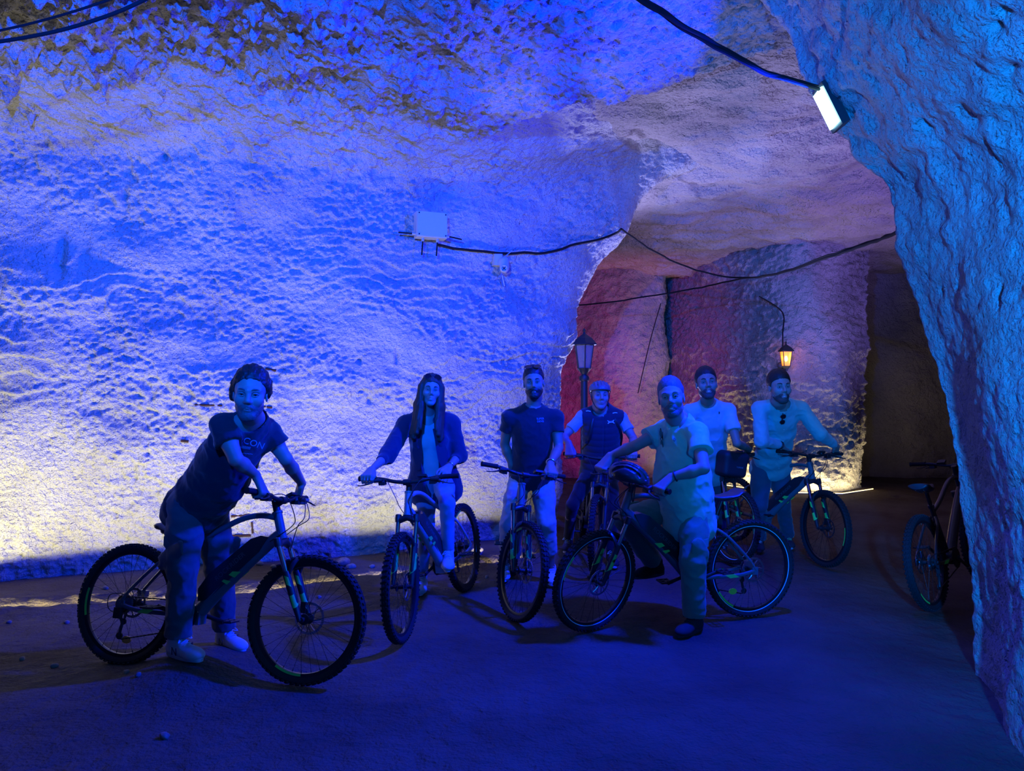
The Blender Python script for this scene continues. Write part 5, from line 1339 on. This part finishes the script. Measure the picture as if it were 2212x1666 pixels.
for q in (1, -1):
    V = []
    for i in range(7):
        a = q * (.25 + 2.75 * i / 6); e = L * math.sin(a) + Fd * math.cos(a); base = nk + e * .072 - B.U * (.025 * math.cos(a)); V += [base + B.U * .020, base + e * .012 + B.U * .022, base + e * .026 - B.U * .014 * (1 + .8 * (i < 2)), base + e * .014 - B.U * .014]
    mb.add(np.array(V), [(i * 4 + j, i * 4 + (j + 1) % 4, i * 4 + 4 + (j + 1) % 4, i * 4 + 4 + j) for i in range(6) for j in range(4)] + [(0, 1, 2, 3), (27, 26, 25, 24)])
link('collar', mb.mesh('collar', M_POLO), s_)
lg = MB().tube([[.006 * math.cos(t), .009 * math.sin(t) + .004 * (math.sin(t) > .8), 0] for t in np.arange(12) / 12 * 2 * PI], .0016, 5, closed=True).mesh('chest_logo', M_NAVY)
front_print(P, s_, lg, 1457, 951, B.U, 'chest_logo')
front_print(P, s_, MB().lathe([(.005, 0), (.005, .002)], (0, 0, 0), (0, 0, 1), 10).mesh('button', M_WHITE), 1446, 927, B.U, 'button', .002)
trousers(B, .0075, P, M_OLIVE, r=(.096, .084, .074), hem=.95, amp=.007, seed=11.0, pocket=True)
foot(P, B.J['anR'], at(1370, 1240, 5.0), M_BSHOE, M_SOLED, .006, lace=M_BLACK); foot(P, B.J['anL'], at(1440, 1352, 4.42), M_DSHOE, M_SOLED, .006, lace=M_DSHOE)
seg_tube(P, 'bracelet', B.J['elL'], B.wr['L'], .033, M_BAND, wdt=.009, t=.90, label='dark beaded bracelet')
loc, nn = ray_place(s_, np.array([0, 0, CAMH]), nz(at(1433, 948, 1.0) - [0, 0, CAMH])); L = B.L
u = nz(B.U); v = nz(nn - u * (nn @ u))
sunglasses(mat4(np.stack([u, -v, np.cross(u, -v)], 1), loc + v * .014), 'dark sunglasses hooked on the polo shirt front', folded=True)
P5B = B
# helmet slung over the handlebar of the middle bicycle
hr = empty('bicycle_helmet', (0, 0, 0), 'dark vented bicycle helmet hung over the handlebar in front of the polo-shirt man', 'helmet')
hcp = at(1362, 1031, 4.42)
Rh = np.array([[.35, .93, .1], [.93, -.33, -.16], [-.12, .15, .98]]); Rh[0] = nz(Rh[0]); Rh[1] = nz(Rh[1] - Rh[0] * (Rh[1] @ Rh[0])); Rh[2] = -np.cross(Rh[0], Rh[1])
Rh = np.array([Rh[0], Rh[1], Rh[2]]) @ rotm((0, 1, 0), .22).T
HW = helmet(hr, Rh, hcp, M_HELMD, .0045)
o = link('helmet_lettering', text_mesh('UGRULE', .022, M_WHITE), hr); place(o, HW((.072, -.075, -.012)) if (HW((.072, -.075, -.012))[1] < hcp[1]) else HW((-.072, -.075, -.012)), (1, -.25, -.05), (0, 0, 1)); 
mb = MB()
for s_ in (1, -1): mb.tube(smoothpts([HW((s_ * .08, .03, -.01)), HW((s_ * .05, .05, -.09)), HW((s_ * .01, .07, -.14))], 4), .004, 6)
link('chin_strap', mb.mesh('chin_strap', M_BLACK), hr)

# ---- man in the light T-shirt behind
B = person('smiling man in a plain light T-shirt standing behind the polo-shirt man', dict(
    shR=(1489, 889, 6.42), shL=(1573, 887, 6.45), hipR=(1513, 1018, 6.78), hipL=(1549, 1018, 6.78), elR=(1480, 962, 6.42), elL=(1592, 958, 6.30),
    knR=(1505, 1105, 6.75), knL=(1552, 1107, 6.78), anR=(1500, 1180, 6.92), anL=(1560, 1178, 6.95)), ((1526, 831, 6.32), -8, 6, 4, 1.15), .1, .0055, M_SKIN2,
    dict(R=grip(6, 'R'), L=grip(6, 'L', True)), bk=1.04, face=dict(smile=1, beard=M_STUB, beardt=.003))
P = B.root; H = B.head
hair_short(H, P, M_HAIRD, .0045, .008, .078, -.06, wave=.0015, top=.008)
s_ = shirt(B, .008, P, M_WTEE, sleeve=.62, neck=(B.S + B.U * .115, H.w((0, -.01, -.12)), .070), hem=-.08, loose=.014, amp=.006, seed=12.0, sl_r=.070)
lg = MB().tube([[0, .012, 0], [.003, 0, 0], [-.002, -.010, 0]], .005, 6).mesh('chest_logo', M_NAVY); front_print(P, s_, lg, 1553, 892, B.U, 'chest_logo')
trousers(B, .0085, P, M_JEAND, r=(.090, .068, .060), hem=.94, amp=.006, seed=13.0, name='jeans')
foot(P, B.J['anR'], at(1495, 1200, 6.6), M_DSHOE, M_SOLED, .0075); foot(P, B.J['anL'], at(1565, 1200, 6.6), M_DSHOE, M_SOLED, .0075)
seg_tube(P, 'watch', B.J['elL'], B.wr['L'], .031, M_BAND, wdt=.013, t=.92)

# ---- man in the button shirt at the right
B = person('smiling dark-haired man in a pale long-sleeved button shirt, rightmost of the group', dict(
    shR=(1640, 884, 6.34), shL=(1730, 883, 6.38), hipR=(1645, 1005, 6.84), hipL=(1684, 1005, 6.88), elR=(1645, 953, 6.28), elL=(1771, 938, 6.34),
    knR=(1640, 1090, 6.78), knL=(1690, 1092, 6.92), anR=(1640, 1166, 7.0), anL=(1702, 1160, 7.12)), ((1684, 838, 6.15), 0, -2, 2, 1.12), .1, .0055, M_SKIN,
    dict(R=grip(7, 'R', False), L=grip(7, 'L')), bk=1.06, face=dict(smile=1, beard=M_STUB, beardt=.003))
P = B.root; H = B.head
hair_short(H, P, M_HAIRD, .0045, .010, .074, -.06, wave=.0015, top=.006)
s_ = shirt(B, .0075, P, M_SHIRT, 'button_shirt', neck=(B.S + B.U * .08 + B.F * .03, H.w((0, .03, -.12)), .066), hem=-.06, loose=.020, amp=.008, long=.84, wr=B.wr, seed=14.0, k2=1.0)
L, Fd = B.frame(1); nk = B.S + B.U * .050; mb = MB()
for q in (1, -1):
    V = []
    for i in range(7):
        a = q * (.45 + 2.6 * i / 6); e = L * math.sin(a) + Fd * math.cos(a); base = nk + e * .070 - B.U * (.030 * math.cos(a)); V += [base + B.U * .024, base + e * .010 + B.U * .025, base + e * .030 - B.U * .018 * (1 + 1.0 * (i < 2)), base + e * .018 - B.U * .016]
    mb.add(np.array(V), [(i * 4 + j, i * 4 + (j + 1) % 4, i * 4 + 4 + (j + 1) % 4, i * 4 + 4 + j) for i in range(6) for j in range(4)] + [(0, 1, 2, 3), (27, 26, 25, 24)])
link('collar', mb.mesh('collar', M_SHIRT), s_)
ME_BTN = MB().lathe([(.0055, 0), (.0055, .002)], (0, 0, 0), (0, 0, 1), 10).mesh('button', M_WHITE)
for t in (.82, .64, .48, .32, .16): chest_text(s_, s_, B, ME_BTN, t, 0.0, 'button')
trousers(B, .0085, P, M_JEAND, r=(.098, .074, .064), hem=.95, amp=.007, seed=15.0, name='jeans')
foot(P, B.J['anR'], at(1640, 1180, 6.7), M_DSHOE, M_SOLED, .0075); foot(P, B.J['anL'], at(1712, 1178, 6.8), M_DSHOE, M_SOLEW, .0075, lace=M_LACEY)
seg_tube(P, 'watch', B.J['elR'], B.wr['R'], .034, M_BAND, wdt=.014, t=.93)
loc, nn = ray_place(s_, np.array([0, 0, CAMH]), nz(at(1690, 906, 1.0) - [0, 0, CAMH]))
if loc is not None:
    u = nz(B.U); v = nz(nn - u * (nn @ u)); sunglasses(mat4(np.stack([u, -v, np.cross(u, -v)], 1), loc + v * .022 + u * .02), 'round dark sunglasses hung from the button shirt', folded=True)

# handlebar bag on the half-hidden bicycle
g = GRIPS[6]; bc = g['world'](g['xs'](g['bc'])[0]); ax_ = nz(g['axis']); fw = nz(np.cross(ax_, [0, 0, 1.0])); fw = fw if fw[1] < 0 else -fw
c = at(1580, 1003, bc[1] - .13)
rt = empty('handlebar_bag', (0, 0, 0), 'black rounded box-shaped bag strapped to the front of a handlebar', 'bag')
R = np.array([ax_, fw, np.cross(ax_, fw)]); R[2] = R[2] if R[2][2] > 0 else -R[2]
M_BAG = mat('black_bag_fabric', (0.022, 0.023, 0.028), .6, spec=.4, bump=[('n', 200, .001, .5)])
S = SDF(c - .25, c + .25, .007)
S.ell(c, (.30, .30, .30), R, .0)
S.fn(lambda x, y, z: np.sqrt(np.maximum(np.abs(x) - (.085 + .10 * (z + .1) * .25), 0) ** 2 + np.maximum(np.abs(y) - .045, 0) ** 2 + np.maximum(np.abs(z) - .075, 0) ** 2) - .042 - .012 * np.exp(-((z - .085) / .05) ** 2), R, c)
V, Fc = S.mesh(); link('bag_body', mesh_from('bag_body', V, Fc, M_BAG), rt)
link('bag_strap', MB().tube([c + R[0] * a + R[2] * .03 - R[1] * .08 for a in (-.08, -.04, 0, .04, .08)], .012, 8).mesh('bag_strap', M_BLACK), rt)
link('zip', MB().tube(smoothpts([c + R[0] * -.12 + R[1] * .03 + R[2] * .075, c + R[0] * -.09 + R[1] * .088 + R[2] * .070, c + R[0] * .09 + R[1] * .088 + R[2] * .070, c + R[0] * .12 + R[1] * .03 + R[2] * .075], 4), .003, 6).mesh('zip', M_STEEL), rt)
o = link('bag_lettering', text_mesh('TOPEAK', .020, M_DECAL), rt); place(o, c + R[1] * .091 + R[2] * -.02 + R[0] * .03, R[0], R[2])
ys = np.concatenate([np.arange(-1.8, 2.4, .12), np.arange(2.4, 4.2, .028), np.arange(4.2, 7.3, .018), np.arange(7.3, 10, .04), np.arange(10, 16.2, .09)])
xs = np.concatenate([np.arange(-8.2, -5.2, .06), np.arange(-5.2, .6, .021), np.arange(.6, 3.0, .03), np.arange(3, 10.2, .08)])
XX, YY = np.meshgrid(xs, ys, indexing='ij')
PF = np.stack([XX.ravel(), YY.ravel()], 1)
Z = floor_z(PF)
V = np.concatenate([PF, Z[:, None]], 1)
Fc = grid_faces(len(xs), len(ys))
link('floor', mesh_from('floor', V, Fc, M_DIRT), kind='structure')

# ------------------------------------------------------------------ fixtures, cables, small things
def on_wall(px, py, out=.0):
    """point of the left wall seen at a pixel"""
    o = bpy.data.objects['wall_left']; C = Vector((0, 0, CAMH)); d = Vector(at(px, py, 1.0)) - C
    ok, loc, nn, _ = o.ray_cast(C, d.normalized())
    return (np.array(loc) + np.array(nn) * out, np.array(nn)) if ok else (at(px, py, 7.0), np.array([.3, -.9, 0]))
M_WHP = mat('white_plastic', (0.46, 0.46, 0.48), .4); M_GREYP = mat('grey_plastic', (0.35, 0.36, 0.38), .5)
M_CABLE = mat('black_cable', (0.010, 0.010, 0.011), .85, spec=.15); M_IRON = mat('black_iron', (0.02, 0.02, 0.022), .5)
M_LAMPON = mat('flood_lamp_glow', (1, 1, 1), .5, emit=((0.35, 0.85, 1.0), 30)); M_STRIP = mat('warm_strip_glow', (1, .9, .6), .5, emit=((1, .70, .25), 4))
# flood light on the arch
rt = empty('flood_lamp', (0, 0, 0), 'small rectangular floodlight on the right-hand arch, shining bright blue', 'lamp')
fw = nz([-.90, .10, -.42]); sd = nz(np.cross([0, 0, 1.0], fw)); up_ = np.cross(fw, sd); Rl = np.stack([fw, sd, up_], 1)
link('lamp_housing', MB().box(LAMP + fw * -.045, (.05, .17, .28), Rl).mesh('lamp_housing', M_IRON, smooth=False), rt)
link('lamp_glass', MB().box(LAMP + fw * -.014, (.012, .13, .23), Rl).mesh('lamp_glass', M_LAMPON, smooth=False), rt)
mb = MB(); mb.tube([LAMP - fw * .05 + sd * .115, LAMP - fw * .13 + sd * .115 + up_ * .03, LAMP - fw * .13 - sd * .115 + up_ * .03, LAMP - fw * .05 - sd * .115], .008, 6); link('lamp_bracket', mb.mesh('lamp_bracket', M_IRON), rt)
# the floodlight over the photographer's shoulder, out of the frame: housing, plus an added unseen plate to keep its beam off the ceiling
rt = empty('shoulder_flood_lamp', (0, 0, 0), 'visored floodlight above the photographer, behind the camera\'s view', 'lamp')
FL = np.array([-0.85, 0.3, 3.15]); ff = nz([-1.05, 6.2, .35]); fs = nz(np.cross(ff, [0, 0, 1.0])); fu = np.cross(fs, ff); Rf = np.stack([fs, ff, fu], 1)
link('lamp_housing', MB().box(FL - ff * .13, (.34, .08, .24), Rf).mesh('lamp_housing', M_IRON, smooth=False), rt)
link('added_beam_blocker', MB().box(FL + ff * .10 + fu * .075, (.80, .42, .01), Rf).mesh('added_beam_blocker', M_IRON, smooth=False), rt)
link('lamp_bracket', MB().tube([FL - ff * .17, FL - ff * .2 + [0, 0, .4], FL - ff * .2 + [0, 0, .95]], .02, 8).mesh('lamp_bracket', M_IRON), rt)
# strip lamps in the trench and along the far wall
for i, (a, b) in enumerate(zip(LEDPTS, LEDPTS[1:])):
    d = (b - a) / np.linalg.norm(b - a); n = np.array([-d[1], d[0]])
    p = [np.array([*(q - n * .035), -.105]) for q in (a + d * .02, b - d * .02)]
    r_ = empty('strip_lamp', (0, 0, 0), 'warm LED strip lamp lying in the trench along the left wall', 'strip lamp', 'LED strips in the wall trench')
    link('strip_housing', MB().tube([p[0] - [0, 0, .008], p[1] - [0, 0, .008]], .010, 8).mesh('strip_housing', M_GREYP), r_); link('strip_light', MB().tube(p, .006, 8).mesh('strip_light', M_STRIP), r_)
mp = [np.array([*q, .0]) for q in BACKBASE]
nn_ = [nz(np.array([-(b - a)[1], (b - a)[0], 0])) for a, b in zip(mp, mp[1:])]
off_ = [mp[i] - nz(nn_[max(0, i - 1)] + nn_[min(len(nn_) - 1, i)]) * .16 for i in range(len(mp))]
pts = list(zip(off_, off_[1:]))
for a, b in pts:
    r_ = empty('strip_lamp', (0, 0, 0), 'warm LED strip lamp along the foot of the far wall', 'strip lamp', 'LED strips along the far wall')
    a = a + [0, 0, .015]; b = b + [0, 0, .015]
    link('strip_housing', MB().tube([a - [0, 0, .012], b - [0, 0, .012]], .009, 8).mesh('strip_housing', M_GREYP), r_); link('strip_light', MB().tube([a, b], .007, 8).mesh('strip_light', M_STRIP), r_)

# junction box and camera on the left wall
p0, n0 = on_wall(926, 492); n0 = nz([.36, -.93, 0]); u0 = np.array([-n0[1], n0[0], 0]); c0 = at(930, 488, p0[1] - .14)
rt = empty('junction_box', (0, 0, 0), 'square white junction box with cable glands high on the left wall', 'junction box')
Rb = np.stack([u0, n0, [0, 0, 1.0]], 1)
link('box_body', MB().box(c0, (.31, .13, .25), Rb).mesh('box_body', M_WHP, smooth=False), rt)
link('box_lid', MB().box(c0 + n0 * .072, (.30, .016, .24), Rb, .98).mesh('box_lid', M_WHP, smooth=False), rt)
for sx in (-.08, .07):
    g_ = c0 + u0 * sx + np.array([0, 0, -.125]); k_ = link('cable_gland', MB().tube([g_, g_ + [0, 0, -.035]], .014, 10).mesh('cable_gland', M_GREYP), rt)
    link('cable_stub', MB().tube([g_ + [0, 0, -.03], g_ + [-.01, 0, -.17]], .0075, 8).mesh('cable_stub', M_CABLE), k_)
for sx in (-1, 1):
    g_ = c0 + u0 * sx * .155 + np.array([0, 0, -.09]); k_ = link('cable_gland', MB().tube([g_, g_ + u0 * sx * .035], .014, 10).mesh('cable_gland', M_GREYP), rt)
    link('cable_stub', MB().tube([g_ + u0 * sx * .03, g_ + u0 * sx * .17 + [0, 0, -.02 if sx > 0 else .0]], .0075, 8).mesh('cable_stub', M_CABLE), k_)
for sx, sz in ((-.135, .105), (.135, .105), (-.135, -.105), (.135, -.105)): link('screw', MB().lathe([(.008, 0), (.007, .004)], c0 + n0 * .079 + u0 * sx + np.array([0, 0, sz]), n0, 10).mesh('screw', M_CABLE), rt)

p1, _ = on_wall(1088, 575); c1 = at(1089, 573, p1[1] - .17)
rt = empty('security_camera', (0, 0, 0), 'white dome security camera with two aerials on the left wall', 'security camera')
link('mount', MB().box(at(1072, 560, p1[1] - .06), (.09, .14, .15), Rb).tube([at(1074, 565, p1[1] - .08), c1 + [0, .05, .03]], .028, 10).mesh('mount', M_WHP, smooth=False), rt)
S = SDF(c1 - .14, c1 + .14, .005); S.cap(c1 + [0, .02, .045], c1 + [0, -.005, -.035], .052, .048, .01); S.ell(c1 + [0, -.048, -.045], (.030, .012, .030), None, .004, 's'); V, Fc = S.mesh(); link('camera_body', mesh_from('camera_body', V, Fc, M_WHP), rt)
link('lens_ring', MB().tube([c1 + [.032 * math.cos(t), -.046, -.040 + .032 * math.sin(t)] for t in np.arange(20) / 20 * 2 * PI], .006, 8, closed=True).mesh('lens_ring', M_WHP), rt)
link('camera_lens', MB().lathe([(.012, 0), (.011, .008), (.004, .010)], c1 + [0, -.040, -.040], (0, -1, 0), 16).mesh('camera_lens', M_PUPIL), rt)
for k in range(4):
    t = k * PI / 2 + PI / 4; link('infrared_lamp', MB().lathe([(.0055, 0), (.004, .004)], c1 + [.020 * math.cos(t), -.042, -.040 + .020 * math.sin(t)], (0, -1, 0), 10).mesh('infrared_lamp', M_PUPIL), rt)
link('antenna', MB().tube([at(1073, 556, p1[1] - .10), at(1073, 544, p1[1] - .10)], .006, 8).mesh('antenna', M_WHP), rt); link('antenna', MB().tube([at(1093, 552, p1[1] - .12), at(1107, 541, p1[1] - .12)], .005, 8).mesh('antenna', M_WHP), rt)
link('connector', MB().tube([at(1085, 595, p1[1] - .08), at(1090, 618, p1[1] - .08)], .007, 8).mesh('connector', M_WHP), rt)

def cable(label, pts, r, n=6, group=None, jit=.0, name='cable'):
    P_ = smoothpts(pts, n)
    if jit: P_ = P_ + jit * np.stack([vnoise(P_ * 7 + 1), vnoise(P_ * 7 + 5), vnoise(P_ * 7 + 9)], 1)
    return link(name, MB().tube(P_, r, 7).mesh('cable', M_CABLE), None, None, label, 'cable', group)
def wl(px, py, out=.03): return on_wall(px, py, out)[0]
cable('cable clipped along the left wall from the junction box to the pillar edge', [wl(945, 532), wl(985, 538), wl(1030, 541), wl(1080, 545), wl(1130, 545), wl(1180, 541), wl(1230, 533), wl(1290, 518), wl(1325, 503), at(1343, 494, 7.75)], .013, jit=.01)
cable('upper cable sagging from the pillar edge across the far hall', [at(1343, 494, 7.75), at(1400, 535, 8.4), at(1470, 571, 9.0), at(1540, 592, 9.2), at(1600, 600, 9.0), at(1680, 592, 8.0), at(1790, 556, 6.4), at(1880, 525, 5.3), at(1945, 500, 4.5)], .011, jit=.008)
cable('lower cable drooping across the far hall behind the pillar', [at(1215, 660, 10.6), at(1300, 655, 10.6), at(1400, 640, 10.4), at(1500, 624, 10.0), at(1590, 604, 9.0), at(1680, 590, 8.0), at(1790, 552, 6.4), at(1890, 519, 5.3), at(1948, 496, 4.5)], .011, jit=.01)
b0 = [at(1375, -12, 3.3), at(1440, 32, 3.42), at(1510, 76, 3.58), at(1580, 118, 3.72), at(1650, 152, 3.86), at(1710, 172, 3.98), at(1768, 188, 4.1)]
for k_ in range(3):
    cable('one of the thick black cables bundled under the arch towards the floodlight', [q + np.array([.012 * math.cos(k_ * 2.1 + i * .9), .01 * math.sin(k_ * 1.7 + i), .012 * math.sin(k_ * 2.1 + i * .9)]) for i, q in enumerate(b0)], .011, group='bundled cables to the floodlight', jit=.006)
cable('upper thin cable crossing the ceiling in the top left corner', [at(-30, 70, 3.9), at(60, 50, 3.9), at(150, 25, 3.85), at(250, -8, 3.8)], .007)
cable('lower thicker cable crossing the ceiling in the top left corner', [at(-30, 92, 3.7), at(60, 78, 3.7), at(150, 58, 3.68), at(250, 25, 3.62), at(330, -12, 3.55)], .010)
cable('thin wire dropping down the far wall to the glowing wall lantern', [at(1640, 640, 10.75), at(1690, 674, 10.75), at(1691, 720, 10.75), at(1691, 765, 10.7)], .010)
cable('thin wire hanging down over the red recess', [at(1428, 655, 12.0), at(1405, 735, 12.0), at(1378, 850, 12.1)], .008)

# lanterns
def lantern(c, s, label, glow, post=None, wall=None):
    rt = empty('street_lantern' if post is not None else 'wall_lantern', (0, 0, 0), label, 'lantern')
    c = np.asarray(c); n = 6 if post is not None else 4; ph = PI / n
    def ring(r, z, k=n): return [c + s * np.array([r * math.cos(ph + i * 2 * PI / k), r * math.sin(ph + i * 2 * PI / k), z]) for i in range(k)]
    A, Bt = ring(.115, .14), ring(.075, -.13)
    fr = MB()
    for i in range(n):
        fr.tube([A[i], Bt[i]], .008 * s, 6); fr.tube([A[i], A[(i + 1) % n]], .008 * s, 6); fr.tube([Bt[i], Bt[(i + 1) % n]], .008 * s, 6)
    link('lantern_frame', fr.mesh('lantern_frame', M_IRON), rt)
    for i in range(n):
        V = [A[i], A[(i + 1) % n], Bt[(i + 1) % n], Bt[i]]; cc = np.mean(V, 0); nn_ = nz(cc - c) * .004 * s; V = [cc + (v - cc) * .95 for v in V]
        link('pane', MB().add([v + nn_ for v in V] + [v - nn_ for v in V], [(0, 1, 2, 3), (7, 6, 5, 4), (0, 4, 5, 1), (1, 5, 6, 2), (2, 6, 7, 3), (3, 7, 4, 0)]).mesh('pane', glow[1], smooth=False), rt)
    rf = MB(); r0, r1, r2, r3 = ring(.155, .14), ring(.150, .155), ring(.095, .215), ring(.02, .265)
    V = np.array(r0 + r1 + r2 + r3); rf.add(V, [(j * n + i, j * n + (i + 1) % n, (j + 1) * n + (i + 1) % n, (j + 1) * n + i) for j in range(3) for i in range(n)] + [tuple(range(n - 1, -1, -1)), tuple(3 * n + i for i in range(n))])
    rf.tube([c + s * np.array([0, 0, .26]), c + s * np.array([0, 0, .285]), c + s * np.array([0, 0, .30]), c + s * np.array([0, 0, .33])], np.array([.02, .012, .02, .004]) * s, 10)
    link('lantern_roof', rf.mesh('lantern_roof', M_IRON, smooth=False), rt)
    link('lantern_base', MB().lathe([(.085 * s, 0), (.06 * s, -.03 * s), (.03 * s, -.07 * s), (.03 * s, -.09 * s)], c + s * np.array([0, 0, -.125]), (0, 0, 1), 16).mesh('lantern_base', M_IRON), rt)
    link('bulb', MB().lathe([(.001, -.05 * s), (.03 * s, -.02 * s), (.035 * s, .01 * s), (.012 * s, .06 * s)], c, (0, 0, 1), 14).mesh('bulb', glow[0]), rt)
    if post is not None:
        b = np.array([c[0], c[1], 0]); t = c + s * np.array([0, 0, -.2])
        link('post', MB().tube([b, b + [0, 0, .02], b + [0, 0, .05], b + [0, 0, .5], b + [0, 0, .55], b + [0, 0, .6], t], [.12, .12, .06, .055, .062, .045, .038], 16).mesh('post', M_IRON), rt)
        link('post_collar', MB().lathe([(.05, -.03), (.06, 0), (.05, .03)], t + [0, 0, -.04], (0, 0, 1), 16).mesh('post_collar', M_IRON), rt)
    if wall is not None:
        w_ = np.asarray(wall); link('wall_bracket', MB().lathe([(.06 * s, 0), (.07 * s, .02), (.04 * s, .04)], w_, nz(c + [0, 0, -.1] - w_), 16).tube(smoothpts([w_, w_ + [.02, -.06, -.05], c + s * np.array([-.02, .02, -.25]), c + s * np.array([0, 0, -.2])], 4), .014 * s, 8).mesh('wall_bracket', M_IRON), rt)
    return rt
M_PANEOFF = mat('dusty_lantern_glass', (0.35, 0.30, 0.30), .15, spec=.6); M_PANEOFF.node_tree.nodes['Principled BSDF'].inputs['Alpha'].default_value = .45
M_PANEON = mat('amber_lantern_glass', (0.9, 0.45, 0.1), .2, emit=((1.0, .33, .03), .9)); M_PANEON.node_tree.nodes['Principled BSDF'].inputs['Alpha'].default_value = .5
M_BULBON = mat('glowing_bulb', (1, .7, .3), .3, emit=((1.0, .62, .16), 28))
lantern(at(1262, 772, 7.9), 1.0, 'unlit black street lantern on a post beside the pillar, behind the helmeted rider', (M_GREYP, M_PANEOFF), post=True)
LW = at(1698, 776, 10.45)
lantern(LW, .82, 'small glowing amber wall lantern on the far wall', (M_BULBON, M_PANEON), wall=at(1686, 790, 10.72))
point('lantern_light', LW + [0, -.02, .02], 34, (1.0, .28, .03), .03)

# rusty iron bars, pegs and stains left in the wall
M_RUST = mat('rusty_iron', (0.05, 0.018, 0.008), .95, noise=(30, (0.02, 0.009, 0.006), 4, .4, .7))
def bar(pts, r, label, group=None): return link('iron_bar', MB().tube([wl(*q, .004) for q in pts], r, 8).mesh('iron_bar', M_RUST), None, None, label, 'iron bar', group)
bar([(421, 875), (480, 877)], .010, 'thin rusty bar in the wall left of the leaning man\'s shoulder'); bar([(566, 878), (588, 881)], .010, 'short rusty bar in the wall right of the leaning man\'s neck'); bar([(573, 797), (596, 801)], .012, 'short rusty bar in the wall above right of the leaning man\'s head'); bar([(392, 953), (408, 954)], .013, 'stubby rusty peg in the wall behind the leaning man\'s back')
bar([(500, 1116), (540, 1113), (577, 1110)], .012, 'upper rusty bar in the wall behind the leftmost bicycle\'s handlebar'); bar([(500, 1158), (542, 1156)], .012, 'lower rusty bar in the wall above the leftmost bicycle\'s top tube'); bar([(545, 1128), (546, 1152)], .010, 'upright rusty bar joining the two behind the leftmost bicycle')
# stones and lumps of dirt on the floor
M_STONE = mat('loose_stone', (0.30, 0.26, 0.22), .9, noise=(20, (0.16, 0.13, 0.1), 4, .4, .7), bump=[('n', 60, .004, .8)])
rs = np.random.RandomState(3)
def stone(px, py, r, label, group=None):
    g_ = gnd(px, py); S = SDF(g_ - r * 1.8, g_ + r * 1.8, max(.006, r / 6)); 
    for _ in range(3): S.ell(g_ + [rs.uniform(-.4, .4) * r, rs.uniform(-.4, .4) * r, r * .35], (r * rs.uniform(.5, .9), r * rs.uniform(.5, .8), r * rs.uniform(.35, .6)), rotm(rs.rand(3) - .5, rs.rand() * 3), .01)
    V, Fc = S.mesh(); V = V + vnormals(V, Fc) * (r * .10 * fbm(V, r * .5, 2))[:, None]
    V[:, 2] += float(floor_z(g_[None, :2])[0])
    return link('stone', mesh_from('stone', V, Fc, M_STONE), None, None, label, 'stone', group)
stone(742, 1218, .085, 'dark stone at the wall foot right of the leftmost bicycle\'s handlebar'); stone(760, 1224, .045, 'small pale stone beside the dark one at the wall foot')
stone(357, 1590, .028, 'small pebble on the bare floor in the lower left foreground'); stone(1030, 1195, .07, 'stone at the wall foot behind the woman\'s rear wheel')
for (x, y, r) in [(20, 1338, .02), (145, 1340, .022), (560, 1217, .035), (590, 1222, .03), (230, 1268, .03), (620, 1228, .025), (50, 1420, .02), (120, 1437, .022), (275, 1465, .018), (805, 1222, .03), (880, 1190, .03), (1000, 1200, .035), (690, 1290, .018), (1052, 1250, .02), (300, 1480, .02)]:
    stone(x, y, r, 'crumb of loose rock lying near the foot of the left wall', 'loose rock crumbs by the left wall')
